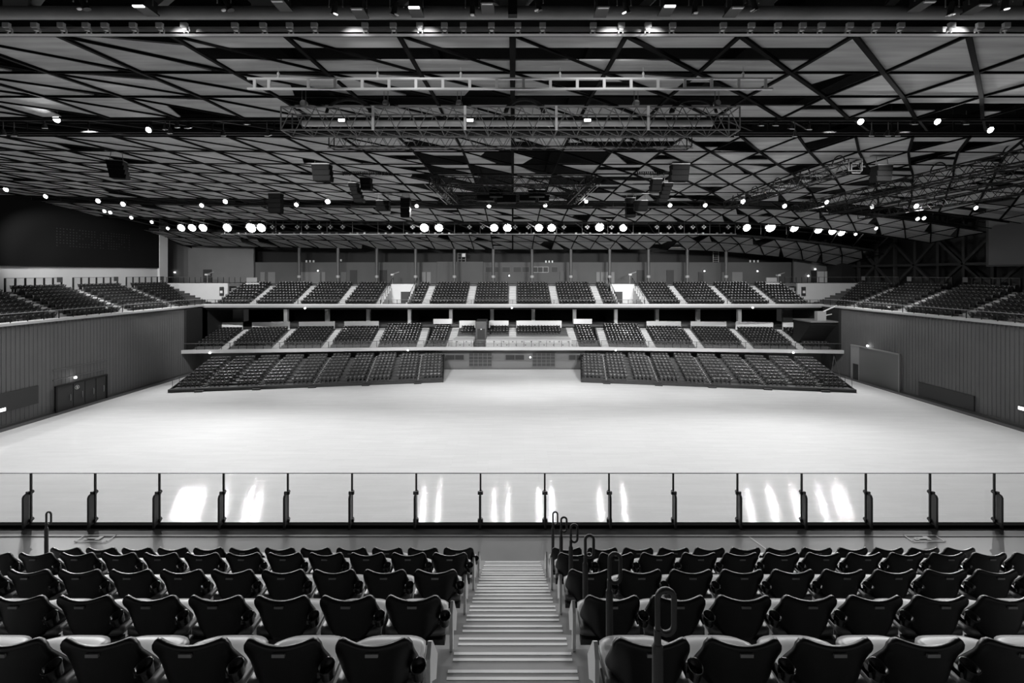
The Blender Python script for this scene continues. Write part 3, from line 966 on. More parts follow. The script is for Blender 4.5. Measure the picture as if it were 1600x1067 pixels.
for i, (px, py, Y) in enumerate(wallside):
    p = (X_(px, Y), Y, Z_(py, Y))
    flood(p, .2, 'lens', 'small lit lamp along the %s edge of the ceiling, %s from the left' % (('left', nth(i + 1)) if px < 800 else ('right', nth(i - 4))), 'lamps along the ceiling edges')
nearl = [(88, 186, 1.6), (232, 203, .7), (1345, 190, 1.0), (1465, 190, 1.0), (1548, 203, .9)]
for i, (px, py, s) in enumerate(nearl):
    Y = 21.6; p = (X_(px, Y), Y, Z_(py, Y))
    e = flood(p, .10 + .05 * s, 'lens_hot', 'lit spotlight on the nearest catwalk, %s from the left' % nth(i + 1), 'lit spotlights on the nearest catwalk')
    spot((p[0], p[1] - .3, p[2] - .25), (p[0] * .6, 7, 9), K_NEAR * s, .10, 95, .6, parent=e)
    spot((p[0], p[1] + .25, p[2] - .3), ((-18, -2, 4, 14, 24)[i], 64, 7.5), K_LONG, .15, 56, .6, parent=e)  # added strong beam thrown the other way to fill the far stands
# unlit fixtures on the nearest catwalk
offs = [(5, 205), (22, 206), (70, 194), (258, 196), (265, 202), (277, 193), (292, 194), (349, 206), (385, 188), (417, 206), (486, 207), (1151, 207), (1190, 190), (1213, 190), (1238, 195),
        (1265, 196), (1242, 207), (1362, 206), (1388, 206), (1403, 206), (1430, 188), (1510, 188)]
for i, (px, py) in enumerate(offs):
    Y = 21.8; p = (X_(px, Y), Y, Z_(py, Y))
    e = empty('stage_spotlight', p); tag(e, 'small unlit spotlight hanging from the nearest catwalk, %s from the left' % nth(i + 1), 'lamp', 'unlit spotlights on the nearest catwalk')
    b = MB(); b.lathe((0, 0, .1), [(.05, 0), (.08, -.1), (.13, -.3)], 10, (R.uniform(-.4, .4), -.3, 1)); b.build('housing', 'lamp_body', e)
    b = MB(); b.lathe((0, 0, -.2), [(.12, 0), (.10, -.03)], 10, (0, -.3, 1)); b.build('lens', 'cell', e)
    b = MB(); b.tube((0, 0, 0), (0, 0, .5), .02, 5); b.build('clamp', 'truss_mid', e)
# stage lights above the near chord
toplt = [(125, 6, 0), (228, 12, 1), (350, 8, 0), (440, 4, 0), (525, 14, 1), (562, 16, 0), (620, 15, 0), (650, 14, 1), (738, 15, 0), (762, 8, 0), (838, 8, 0), (940, 14, 0), (975, 12, 1),
         (1042, 12, 1), (1087, 12, 0), (1146, 14, 0), (1175, 8, 0), (1440, 5, 0), (1488, 14, 0), (1525, 10, 0), (1572, 6, 1)]
for i, (px, py, lit) in enumerate(toplt):
    Y = 11.1; p = (X_(px, Y), Y, Z_(py, Y))
    e = empty('stage_spotlight', p)
    tag(e, '%s stage spotlight above the big round truss chord, %s from the left' % ('glowing' if lit else 'unlit', nth(i + 1)), 'lamp', 'stage spotlights above the near truss chord')
    a = R.uniform(-.5, .5)
    b = MB()
    if i % 2:
        b.box(-.14, .14, -.2, .2, -.05, .25); b.box(-.17, .17, -.24, .24, -.09, -.05)
    else:
        b.lathe((0, 0, .2), [(.05, 0), (.07, -.12), (.07, -.3), (.09, -.34)], 12, (a, -.2, 1))
    b.build('housing', 'lamp_body', e)
    b = MB(); b.box(-.14, .14, -.25, -.19, -.12, -.085) if i % 2 else b.lathe((0, -.02, -.14), [(.06, 0), (.05, -.02)], 12, (a, -.2, 1))
    b.build('lens', 'lens_dim' if lit else 'cell', e)
    b = MB(); b.path([(-.18, 0, .05), (-.18, 0, .4), (.18, 0, .4), (.18, 0, .05)], .015, 5); b.tube((0, 0, .4), (0, 0, .8), .02, 5); b.build('yoke', 'steel', e)
    if lit: spot((p[0], p[1] - .1, p[2] - .35), (p[0] * .8, 4.5, 9), K_TOP, .08, 125, .7, parent=e); spot((p[0], p[1] + .15, p[2] - .35), (p[0] * .9, 17, 20.6), K_TOP * .55, .08, 60, .7, parent=e)
# four-cell floods of the far catwalk
quads = [428, 444, 466.6, 481.6, 501, 518, 537, 609.7, 645.7, 734, 754, 805, 825.5, 880.7, 917, 954.6, 1025, 1043.8, 1062, 1081, 1098, 1136, 1151.6]
q0 = None
for i, px in enumerate(quads):
    p = (X_(px, 62), 61.6, Z_(355, 62))
    if q0 is None:
        q0 = empty('four_cell_lamp', p)
        b = MB(); b.prism([(-.42, 0), (0, -.42), (.42, 0), (0, .42)], 0, .2, 'y'); fix(b.build('housing', 'lamp_body', q0))
        for dx, dz in ((0, .2), (.2, 0), (0, -.2), (-.2, 0)):
            b = MB(); b.prism([(dx - .11, dz), (dx, dz - .11), (dx + .11, dz), (dx, dz + .11)], -.03, 0, 'y'); fix(b.build('cell', 'cell', q0))
        b = MB(); b.tube((0, .1, .3), (0, .1, .9), .03, 5); b.build('clamp', 'truss_mid', q0)
        e = q0
    else: e = dup(q0, p)
    tag(e, 'unlit diamond lamp of four white cells on the far catwalk, %s from the left' % nth(i + 1), 'lamp', 'four-cell lamps on the far catwalk')

# ------------------------------------------------------------------ trusses and rigging
def box_truss(name, p, q, w, h, seg, r, m, label, cat='truss', m2=None, group=None):
    p = Vector(p); q = Vector(q); L = (q - p).length; d = (q - p).normalized()
    a = Vector((-d.y, d.x, 0)); up = Vector((0, 0, 1))
    e = empty(name, p); tag(e, label, cat, group)
    def P(t, i, j): return d * t + a * (i * w / 2) + up * (j * h / 2)
    for i, j in ((-1, -1), (1, -1), (-1, 1), (1, 1)):
        b = MB(); b.tube(P(0, i, j), P(L, i, j), r, 6); b.build('chord', m, e)
    n = int(round(L / seg)); s = L / n
    b = MB()
    for k in range(n):
        t0, t1 = k * s, (k + 1) * s; tm = (t0 + t1) / 2
        for i in (-1, 1):
            b.tube(P(t0, i, -1), P(tm, i, 1), r * .55, 5); b.tube(P(tm, i, 1), P(t1, i, -1), r * .55, 5)
        for j in (-1, 1):
            b.tube(P(t0, -1, j), P(t1, 1, j), r * .5, 5)
            b.tube(P(t0, -1, j), P(t0, 1, j), r * .5, 5)
    b.build('lacing', m2 or m, e)
    for t in (0, L):
        b = MB()
        for i in (-1, 1): b.tube(P(t, i, -1), P(t, i, 1), r, 6)
        for j in (-1, 1): b.tube(P(t, -1, j), P(t, 1, j), r, 6)
        b.build('end_frame', m, e)
    return e
# ladder truss
e = empty('ladder_truss', (X_(387, 15), 15, Z_(131, 15))); tag(e, 'long pale ladder-shaped truss bar hanging highest under the ceiling', 'truss')
Ll = X_(1207, 15) - X_(387, 15)
for z in (.18, -.18):
    b = MB(); b.box(0, Ll, -.04, .04, z - .03, z + .03); b.build('chord', 'truss_pale', e)
for k in range(20):
    x = .25 + (Ll - .5) * k / 19
    if k == 1: x -= .45
    b = MB(); b.box(x - .05, x + .05, -.025, .025, -.155, .155); b.build('rung', 'truss_pale', e)
for i, px in enumerate((435, 590, 720, 875, 1005, 1161)):
    x = X_(px, 15); z0 = Z_(131, 15) + .2
    h = empty('cable_hanger', (x, 15, z0)); tag(h, 'thin cable hanger holding the ladder truss, %s from the left' % nth(i + 1), 'hanger', 'cable hangers of the ladder truss')
    b = MB(); b.tube((0, 0, .15), (0, 0, .62), .012, 5); b.build('cable', 'steel_light', h)
    b = MB(); b.lathe((0, 0, -.06), [(.02, 0), (.05, .04), (.05, .1), (.02, .14), (.045, .18), (.045, .24), (.015, .28)], 10); b.build('shackle', 'truss_pale', h)
Y1 = 17.6
zz = (Z_(168, Y1) + Z_(203, Y1)) / 2
bt = box_truss('box_truss', (X_(440, Y1) + .0, Y1 + .4, zz), (X_(1155, Y1), Y1 + .4, zz), .9, .95, .95, .035, 'truss_mid', 'long lattice box truss under the ladder truss', m2='truss_mid')
for px in (584, 727, 869, 1012):
    b = MB(); x = X_(px, Y1) - X_(440, Y1); b.box(x - .05, x + .05, -.52, -.46, -.5, .5); b.build('upright', 'truss_pale', bt)
b = MB(); b.tube((X_(466, Y1), Y1 + .4, zz - .05), (X_(1120, Y1), Y1 + .4, zz - .05), .13, 12)
tag(b.build('curtain_roller', 'steel_light'), 'pale rolled screen tube lying inside the lattice box truss', 'tube')
Y2 = 21.0
z2 = (Z_(212, Y2) + Z_(231, Y2)) / 2
box_truss('box_truss', (X_(518, Y2), Y2, z2), (X_(1077, Y2), Y2, z2), .6, .62, .7, .028, 'truss_dark', 'darker lattice truss just behind the long box truss', m2='truss_mid')
b = MB(); b.box(X_(520, Y2), X_(1075, Y2), Y2 - .6, Y2 - .55, z2 - .5, z2 - .46); tag(b.build('pipe_batten', 'truss_mid'), 'thin batten pipe under the darker lattice truss', 'pipe')
for i, px in enumerate((473, 602, 717, 995, 1122)):
    x = X_(px, Y1)
    h = empty('chain_hoist', (x, Y1 + .1, zz + .55)); tag(h, 'round chain hoist motor sitting on the long box truss, %s from the left' % nth(i + 1), 'hoist', 'chain hoists on the long box truss')
    b = MB(); b.lathe((0, -.12, .12), [(.1, 0), (.14, .05), (.14, .2), (.1, .25)], 14, (0, 1, 0)); b.box(-.35, .35, -.1, .1, -.06, -.01); b.build('motor', 'steel_light' if px in (473, 995) else 'truss_mid', h)
    b = MB(); b.tube((-.08, 0, .2), (-.08, 0, .75), .012, 5); b.tube((.08, 0, .2), (.08, 0, .75), .012, 5); b.build('chain', 'truss_mid', h)
for i, (px, ww) in enumerate(((540, .9), (820, .75), (1090, .9))):
    x = X_(px, Y1)
    b = MB()
    for s in (0, .05, .1):
        pts = [(x + (ww + s) * math.cos(t), Y1 + .3 + s, zz + .35 + (.55 + s) * math.sin(t)) for t in np.linspace(.05, PI - .05, 14)]
        pts = [(x - ww * 1.6, Y1 + .3 + s, zz + .4)][:0] + pts
        b.path(pts, .05, 6)
    tag(b.build('cable_loop', 'truss_dark'), 'dark arched cable loop above the long box truss, %s from the left' % nth(i + 1), 'cable', 'arched cable loops on the trusses')
for i, px in enumerate((536, 735, 917)):
    x = X_(px, Y1)
    e = empty('work_light', (x, Y1 - .15, Z_(190, Y1) )); tag(e, 'small glowing rectangular work light in the box truss, %s from the left' % nth(i + 1), 'lamp', 'work lights in the box truss')
    b = MB(); b.box(-.16, .16, 0, .12, -.07, .09); b.build('housing', 'lamp_body', e)
    b = MB(); b.box(-.13, .13, -.02, 0, -.05, .05); b.build('lens', 'lens', e)
# trusses along the hall on the right
for i, (x, y0, y1, h) in enumerate(((23.2, 28.6, 45.5, 7.35), (32.0, 25.5, 47.5, 7.3), (35.5, 26, 48, 7.0), (40.5, 31, 49, 6.7))):
    box_truss('box_truss', (x, y0, 14 + h), (x, y1, 14 + h), .9, .8, 1.3, .045, 'truss_dark',
              'dark lattice truss running towards the far stand on the right, %s from the middle' % nth(i + 1), m2=None, group='lengthwise trusses on the right')
    for k in range(5):
        yy = y0 + 1.5 + (y1 - y0 - 3) * k / 4
        b = MB(); b.path([(x, yy - .6 * math.cos(t), 14 + h + .4 + .6 * math.sin(t)) for t in np.linspace(0, PI, 10)], .05, 5)
        tag(b.build('cable_loop', 'truss_dark'), 'cable loop on the %s lengthwise truss from middle, %s from near end' % (nth(i + 1), nth(k + 1)), 'cable', 'cable loops on the lengthwise trusses')
for (px, py, Y, i) in ((1337, 263, 28.8, 1), (1562, 263, 31.0, 2)):
    x, z = X_(px, Y), Z_(py, Y)
    e = empty('truss_end_light', (x, Y, z)); tag(e, 'square pale framed end plate on the lengthwise trusses, %s from the middle' % nth(i), 'frame', 'end plates of the lengthwise trusses')
    b = MB()
    for q in (-.32, .32): b.box(q - .04, q + .04, -.05, .05, -.36, .36); b.box(-.36, .36, -.05, .05, q - .04, q + .04)
    b.build('square_frame', 'truss_mid' if i == 2 else 'truss_dark', e)
# dark rectangular rig in the middle
rg = [((-6.4, 34.5), (6.4, 34.5)), ((-6.2, 44), (6.2, 44)), ((-6.4, 34.5), (-6.1, 44)), ((6.4, 34.5), (6.1, 44)), ((-5.5, 38.0), (5.5, 38.0))]
for i, (p, q) in enumerate(rg):
    box_truss('box_truss', (*p, 14 + 7.55), (*q, 14 + 7.55), .8, .7, 1.1, .045, 'truss_dark', ('front', 'rear', 'left', 'right', 'inner cross')[i] + ' dark truss of the rectangular rig in the middle of the ceiling', group='trusses of the rectangular middle rig')
for sgn in (-1, 1):
    for k in range(2):
        x = sgn * (6.9 + k * .5)
        b = MB(); b.tube((x, 35.5, 14 + 7.5), (x - sgn * .4, 45, 14 + 7.35), .04, 6)
        tag(b.build('guide_rail', 'steel_light' if k == 0 else 'truss_mid'), '%s pale guide rail %s the rectangular middle rig' % ('left' if sgn < 0 else 'right', 'hugging' if k == 0 else 'outermost of'), 'rail')
e = empty('speaker_cluster', (0, 40.5, 14 + 7.2)); tag(e, 'dark equipment cluster hanging inside the rectangular middle rig', 'equipment')
for (dx, dy, w_, h_) in ((-2.6, 0, 1.6, .6), (-.6, .3, 1.8, .8), (1.4, 0, 1.5, .6), (3.0, .4, 1.0, .5), (-1.5, -2, 1.2, .5), (2.2, -2, 1.4, .5)):
    b = MB(); b.box(dx - w_ / 2, dx + w_ / 2, dy - .4, dy + .4, -h_ / 2, h_ / 2); b.box(dx - w_ / 2 - .1, dx + w_ / 2 + .1, dy - .1, dy + .1, h_ / 2, h_ / 2 + .12); b.build('cabinet', 'speaker', e)
# speaker arrays
def array(px, py, Y, n, w_, h_, lean, label, group='hanging loudspeakers', rz=0.0):
    e = empty('loudspeaker_array', (X_(px, Y), Y, Z_(py, Y)), rz); tag(e, label, 'loudspeaker', group)
    y = 0; z = n * h_ / 2; x = 0
    for k in range(n):
        b = MB()
        b.prism([(-w_ / 2 + x, z), (w_ / 2 + x, z), (w_ / 2 + x - .04, z - h_ * .94), (-w_ / 2 + x + .04, z - h_ * .94)], y - .3, y + .35, 'y')
        b.mi = 1; b.box(-w_ / 2 + .06 + x, w_ / 2 - .06 + x, y - .32, y - .3, z - h_ * .85, z - h_ * .1)
        fix(b.build('cabinet', ['speaker', 'speaker_front'], e))
        z -= h_; x += lean
    b = MB(); top = n * h_ / 2
    b.box(-w_ / 2, w_ / 2, -.3, .3, top, top + .06)
    for q in (-w_ / 2 + .1, w_ / 2 - .1): b.tube((q, 0, top), (q * .8, 0, top + .7), .02, 5)
    b.box(-w_ / 2 - .2, w_ / 2 + .2, -.15, .15, top + .7, top + .76)
    b.build('flying_frame', 'truss_mid', e)
    return e
array(182, 266, 29, 4, .95, .30, .06, 'black curved loudspeaker array hanging at the far left of the ceiling', rz=.35)
array(503, 271, 32, 3, 1.35, .42, .05, 'broad black loudspeaker hanging left of middle')
array(1062, 271, 32, 3, 1.35, .42, -.05, 'broad black loudspeaker hanging right of middle')
array(1378, 272, 30, 3, 1.1, .38, -.05, 'broad black loudspeaker hanging far right between the trusses')
array(553, 302, 37, 5, .8, .34, .12, 'tall leaning black loudspeaker array left of the rig')
array(572, 288, 36, 2, .9, .5, .05, 'round-looking black loudspeaker above the leaning left array')
array(1043, 302, 37, 5, .8, .34, -.12, 'tall leaning black loudspeaker array right of the rig')
array(1025, 290, 36, 2, .9, .5, -.05, 'black loudspeaker above the leaning right array')
array(599, 322, 42, 2, 1.3, .5, 0, 'low black loudspeaker hanging by the middle catwalk, left of the rig')
array(1001, 322, 42, 2, 1.3, .5, 0, 'low black loudspeaker hanging by the middle catwalk, right of the rig')
array(431, 318, 44, 4, 1.3, .5, 0, 'dark square speaker stack under the middle catwalk at left')
array(634, 325, 44, 4, 1.0, .5, 0, 'dark square speaker stack left of the two middle spotlights')
array(985, 325, 44, 4, 1.0, .5, 0, 'dark square speaker stack right of the two middle spotlights')
# cable bundles over the leaning arrays
for sgn, word in ((-1, 'left'), (1, 'right')):
    b = MB()
    x0 = X_(801 + sgn * 230, 35); z0 = Z_(272, 35)
    b.box(x0 - 2.0, x0 + 2.0, 34.9, 35.1, z0 + .45, z0 + .6)
    for k in range(22):
        x = x0 - 1.9 + k * .18; b.path([(x, 35, z0 + .5), (x + .03, 34.95, z0 + .1), (x + .07, 35, z0 - .12 + .1 * (k % 3)), (x + .13, 35.05, z0 + .5)], .03, 5)
    tag(b.build('cable_bundle', 'truss_dark'), 'festoon of looped black cables above the %s leaning array' % word, 'cable')

# ------------------------------------------------------------------ balustrades of the far and side stands
def balustrade(FRM, u0, u1, v, z, h, step, label, top='steel_light', maxn=96, glass=True, pw=.025):
    e = empty('glass_balustrade'); tag(e, label, 'railing')
    n = min(maxn, int(round((u1 - u0) / step)))
    if glass:
        b = MB(FRM); b.box(u0, u1, v - .01, v + .01, z + .05, z + h - .03); fix(b.build('glass_pane', 'glass', e))
    b = MB(FRM); b.box(u0, u1, v - .025, v + .025, z + h - .03, z + h + .02); fix(b.build('top_rail', top, e))
    pm = MB(); pm.box(-pw, pw, -pw * 1.4, pw * 1.4, 0, h); me = None
    for k in range(n + 1):
        p = FRM(u0 + (u1 - u0) * k / n, v, z)
        if me is None: o = pm.build('post', 'rail_black', e); me = o
        else: o = me.copy(); COL.objects.link(o); o.parent = e
        o.location = p
    return e
for FRM, side in ((LW, 'left'), (RW, 'right')):
    balustrade(FRM, 14, 51.4, .1, 9.3, 1.0, 1.35, 'glass balustrade with black posts along the front of the %s side stand' % side)
    for q, (a, c) in enumerate(zip(SA[2:], SA[3:] + [SA[-1] + 7.2])):
        v = 1.15 + SROWS * SDEP + .15
        zt = 9.25 + (SROWS - 1) * SRISE
        balustrade(FRM, a + .6, c - .7, v, zt, 1.55, .95, 'tall thin rear railing of the %s side stand, %s block from the camera' % (side, nth(q + 1)), top='truss_mid', pw=.05)
        bq = MB(FRM); bq.box(c - 1.3, c - .75, v - .2, v - .1, zt + 1.0, zt + 1.6)
        tag(fix(bq.build('sign_board', 'brick_dark' if side == 'left' else 'wall_grey')), 'small square board on the rear railing, %s side stand, %s from camera' % (side, nth(q + 1)), 'board')
balustrade(UP, -44.6, 44.6, .05, 9.3, .85, 1.2, 'low glass balustrade along the front of the far upper stand', top='truss_mid')
balustrade(MID, -12.4, 12.4, .1, 3.4, .95, 1.1, 'glass balustrade along the middle of the far lower stand', top='truss_mid')
for F2, word in zip(wing_frames, ('left', 'right')):
    balustrade(F2, .1, 33.2, .1, 3.4, .95, 1.1, 'glass balustrade along the %s wing of the far lower stand' % word, top='truss_mid')
for sgn, word in ((-1, 'left'), (1, 'right')):
    balustrade(Frame((sgn * 58 if sgn < 0 else 44.2, 68.6), (1, 0)), 0, 13.8, 0, 12.38, 1.0, .9, 'thin railing on top of the white %s corner wall' % word, top='truss_mid', glass=False)

# roof-top details on the upper back wall: triple small floods, ladder, exit signs
for i, (px, py) in enumerate(((479, 409), (484.5, 409), (490, 409), (853, 409.5), (858, 409.5), (863, 409.5), (1172, 409), (1178, 409), (1184, 409), (533, 407.5))):
    p = (X_(px, GY), GY, Z_(py, GY)); e = empty('uplight', p)
    tag(e, 'tiny pale floodlight on top of the upper back wall, %s from the left' % nth(sorted([479, 484.5, 490, 853, 858, 863, 1172, 1178, 1184, 533]).index(px) + 1), 'lamp', 'tiny floodlights on the upper back wall')
    b = MB(); b.box(-.12, .12, -.1, .1, -.1, .28); b.build('body', 'dot', e)
lamps_small = [(265.5 + 9, 425.5, 76.06), (497.5, 423, 76.3), (795.7, 430.8, 76.3), (1100, 423.5, 76.3), (1182.6, 423.7, 76.3), (1272.5, 420.5, 76.06), (1262, 431, 76.06),
               (477.5, 481.5, 61.5), (799.7, 481, 61.5), (1175, 480.5, 61.5), (281, 553.3, 57.9), (329.5, 551, 58.0), (638, 546.8, 59.4), (961.5, 546.7, 59.4), (1238, 550.5, 58.0), (828.5, 557.7, 61.5),
               (121, 589, 43.95), (1353.5, 540, 53.8)]
names_ = ['on the far left corner wall', 'on the upper back wall left', 'below the control room windows', 'on the upper back wall right', 'on the upper back wall farthest right', 'over the bright double door',
          'beside the bright double door', 'under the far upper balcony at left', 'under the far upper balcony in the middle', 'under the far upper balcony at right', 'at the left end of the lower ledge',
          'under the lower ledge left of the left bleachers', 'under the lower ledge over the left bleachers', 'under the lower ledge over the right bleachers', 'under the lower ledge at the right', 'between the two shutter gates',
          'above the left wall doors', 'above the pale gate in the right wall']
for (px, py, Y), nm in zip(lamps_small, names_):
    e = empty('exit_lamp', (X_(px, Y), Y - .2, Z_(py, Y))); tag(e, 'small glowing lamp ' + nm, 'lamp', 'small glowing wall lamps')
    b = MB(); b.lathe((0, 0, 0), [(.03, -.12), (.10, -.08), (.12, 0), (.10, .08), (.03, .12)], 12, (0, 1, 0)); b.build('globe', 'lens', e)
    b = MB(); b.box(-.1, .1, .08, .24, -.1, .1); b.build('wall_plate', 'truss_mid', e)
for i, (px, py) in enumerate(((324, 429), (613.5, 429), (984, 429), (1216, 430))):
    p = (X_(px, 72), 72, Z_(py, 72)); e = empty('projector', p); tag(e, 'white projector on a bracket arm behind the far upper stand, %s from the left' % nth(i + 1), 'projector', 'white projectors on bracket arms')
    b = MB(); b.box(-.25, .25, -.3, .3, -.13, .13); b.build('body', 'door_white', e)
    b = MB(); b.tube((0, 0, .1), (1.1, 0, .45), .05, 6); b.tube((0, 0, -.1), (0, 0, -1.9), .04, 6); b.build('bracket_arm', 'steel_light', e)
e = empty('ladder', (X_(1118.5, 77.5), 77.5, 16.0)); tag(e, 'pale metal ladder standing on the upper back wall at right', 'ladder')
b = MB(); b.tube((-.5, 0, 0), (-.5, 0, 2.0), .05, 6); b.build('stile', 'steel_light', e)
b = MB(); b.tube((.5, 0, 0), (.5, 0, 2.0), .05, 6); b.build('stile', 'steel_light', e)
for k in range(6):
    b = MB(); b.tube((-.5, 0, .2 + k * .32), (.5, 0, .2 + k * .32), .035, 5); b.build('rung', 'steel_light', e)
e = empty('equipment_rack', (X_(722, 77), 77, 16.0)); tag(e, 'pale rack of equipment on the roof of the control room', 'rack')
b = MB()
for dx in (-.8, -.1, .6): b.box(dx, dx + .06, -.1, .1, 0, 1.7)
for z in (.5, 1.1, 1.6): b.box(-.8, .66, -.1, .1, z, z + .05)
b.build('rack_frame', 'steel', e)
b = MB(); b.box(.0, .6, -.2, .2, 1.0, 1.6); b.build('lamp_head', 'cell', e)

# ladder-like easel by the right bleachers
e = empty('folding_easel', (42.6, 56.0, 0)); tag(e, 'thin metal tripod stand right of the right bleachers', 'stand')
for dx, dy in ((-.7, -.3), (.7, -.3), (0, .6)):
    b = MB(); b.tube((dx, dy, 0), (0, 0, 3.0), .035, 6); b.build('leg', 'truss_mid', e)

# ------------------------------------------------------------------ retractable bleachers
def bleachers(sgn, word):
    o0 = (-9.06, 54.35) if sgn < 0 else (8.95, 54.35)
    F3 = Frame(o0, (sgn * 31.1, -4.65))
    F3.V = Vector((-F3.U.y * -1, 0)) if False else (Vector((F3.U.y, -F3.U.x)) if sgn < 0 else Vector((-F3.U.y, F3.U.x)))
    rows, dep, rise = 9, .85, .205
    e = empty('retractable_bleachers'); tag(e, 'dark retractable bleacher stand standing on the floor, %s bank' % word, 'bleachers')
    b = MB(F3)
    b.box(-.15, 31.7, 0, rows * dep, 0, .02)
    for i in range(rows):
        b.box(0, 31.5, .25 + i * dep, .25 + (i + 1) * dep, max(0.02, .32 + i * rise - .18), .32 + i * rise)
    fix(b.build('deck', 'concrete', e))
    b = MB(F3); b.box(-.15, 31.75, -.12, .25, 0, .36); fix(b.build('front_kickboard', 'brick_dark', e))
    b = MB(F3); b.prism([(0, 0), (rows * dep + .2, 0), (rows * dep + .2, 2.35), (0, .36)], -.15, -.08, 'x'); fix(b.build('side_panel', 'wall_dark', e))
    b = MB(F3); b.prism([(0, 0), (rows * dep + .2, 0), (rows * dep + .2, 2.1), (0, .36)], 31.6, 31.68, 'x'); fix(b.build('side_panel', 'wall_dark', e))
    for s in (3.06, 9.4, 15.7, 22.0, 28.3):
        b = MB(F3)
        for i in range(rows - 1):
            a = .25 + i * dep
            b.box(s - .3, s + .3, a + dep * .55, a + dep, .32 + i * rise, .32 + i * rise + rise * .5)
        b.box(s - .45, s + .45, -.5, -.1, 0, .17)
        for q in (-.3, .26): b.prism([(-.2, .02), (7.6, 1.75), (7.6, 2.0), (-.2, .16)], s + q, s + q + .04, 'x')
        fix(b.build('stair', 'brick_dark', e))
        b = MB(F3)
        for i in range(rows):
            a = .25 + i * dep
            b.box(s - .07, s + .07, a - .02, a + .02, .33 + i * rise, .40 + i * rise)
            b.box(s - .07, s + .07, a + .42, a + .46, .33 + i * rise + rise * .3, .40 + i * rise + rise * .4)
        fix(b.build('stair_marker', 'end_panel', e))
    # end guard rail
    b = MB(F3); b.path([(31.5, .3, .4), (31.5, .3, 1.3), (31.5, 1.6, 1.5), (31.5, 1.6, .7)], .03, 6); b.build('guard_rail', 'truss_mid', e)
    for q in range(10):
        s0 = .2 + q * 3.15 if q else .15
        for i in range(rows):
            for k in range(5):
                loc = F3(s0 + .3 + .49 * k + (.0 if q else -.02), .25 + (i + 1) * dep - .25, .32 + i * rise)
                TELE_SPOTS.append((loc, F3.rz, (word, q, i, k)))
    return F3
FL = bleachers(-1, 'left')
FR = bleachers(1, 'right')

# ------------------------------------------------------------------ seats: individuals for the largest, the rest as one mass
def in_view(loc):
    x, y, z = loc
    if y < 1: return False
    px = 801 + FPX * x / y; py = 427 - FPX * (z + .4 - EYE) / y
    return 2 < px < 1598 and 0 < py < 1066
def mass(spots, name, mats, proto):
    V = np.array(proto.v); n = len(V)
    allv = []; allf = []; allm = []
    for i, (loc, rz, d) in enumerate(spots):
        c, s = math.cos(rz), math.sin(rz)
        P = np.empty_like(V)
        P[:, 0] = V[:, 0] * c - V[:, 1] * s + loc[0]
        P[:, 1] = V[:, 0] * s + V[:, 1] * c + loc[1]
        P[:, 2] = V[:, 2] + loc[2]
        allv.append(P); allm += proto.m
        allf += [tuple(i * n + k for k in f) for f in proto.f]
    me = bpy.data.meshes.new(name)
    me.from_pydata(np.concatenate(allv).tolist(), [], allf)
    for m in mats: me.materials.append(M[m])
    me.polygons.foreach_set('material_index', allm)
    o = bpy.data.objects.new(name, me); COL.objects.link(o)
    return o
def singles(spots, name, mats, proto, lab, group):
    me = None
    for loc, rz, d in spots:
        if me is None: o = proto.build(name, mats); me = o
        else: o = me.copy(); COL.objects.link(o)
        o.location = loc; o.rotation_euler = (0, 0, rz)
        tag(o, lab(d), 'seat', group)
TPRO = lowseat(.76, .39)
tv = sorted(TELE_SPOTS, key=lambda s: s[0][1] * 1.0 + s[2][2] * .0)
tv.sort(key=lambda s: (s[0][0] ** 2 * 0 + s[0][1]))
ti, tr = tv[:300], tv[300:]
def tlab(d):
    word, q, i, k = d
    return 'bleacher seat, %s bank, %s row up, %s block from middle, %s seat in' % (word, nth(i + 1), nth(q + 1), nth(k + 1))
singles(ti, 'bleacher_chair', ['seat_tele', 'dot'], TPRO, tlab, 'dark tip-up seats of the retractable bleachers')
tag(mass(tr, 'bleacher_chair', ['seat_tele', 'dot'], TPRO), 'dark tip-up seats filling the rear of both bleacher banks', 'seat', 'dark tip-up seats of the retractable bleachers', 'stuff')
sv = [s for s in FAR_SPOTS if 'side' in s[2][0] and in_view(s[0])]
sv.sort(key=lambda s: s[0][1])
take = sv[:196]
ids = set(id(s) for s in take)
rest = [s for s in FAR_SPOTS if id(s) not in ids]
def slab(d):
    who, q, i, k = d
    return 'dark seat, %s, %s row up, %s block from camera, %s seat along' % (who, nth(i + 1), nth(q + 1), nth(k + 1))
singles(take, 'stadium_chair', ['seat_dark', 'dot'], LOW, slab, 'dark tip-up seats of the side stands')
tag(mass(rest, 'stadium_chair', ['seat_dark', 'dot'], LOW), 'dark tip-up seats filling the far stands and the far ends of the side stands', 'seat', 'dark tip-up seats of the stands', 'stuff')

# ------------------------------------------------------------------ foreground: upper stand the camera stands in
NY, NZ, ND, NR = 6.38, 9.547, .92, .4516       # lowest nosing, row depth, row rise
WZ = NZ - NR                                    # walkway level
b = MB()
for k in range(0, 9):
    y1 = NY - ND * k; y0 = y1 - ND
    b.mi = 0
    b.add([(-24, y0, NZ + NR * k), (24, y0, NZ + NR * k), (24, y1, NZ + NR * k), (-24, y1, NZ + NR * k)], [(0, 1, 2, 3)])
    b.mi = 1
    b.add([(-24, y1, NZ + NR * (k - 1)), (24, y1, NZ + NR * (k - 1)), (24, y1, NZ + NR * k), (-24, y1, NZ + NR * k)], [(0, 1, 2, 3)])
b.mi = 1
b.box(-24, 24, NY - ND * 9 - .3, NY - ND * 9, 8, NZ + NR * 8 + .01)
fo = struct(b.build('seating_tier', ['step', 'riser']), 'grey stepped concrete tier under the near seats')
b = MB(); b.box(-24, 24, NY - .02, 8.1, WZ - .3, WZ); struct(b.build('walkway_floor', 'walkway'), 'glossy grey walkway floor in front of the near seats')
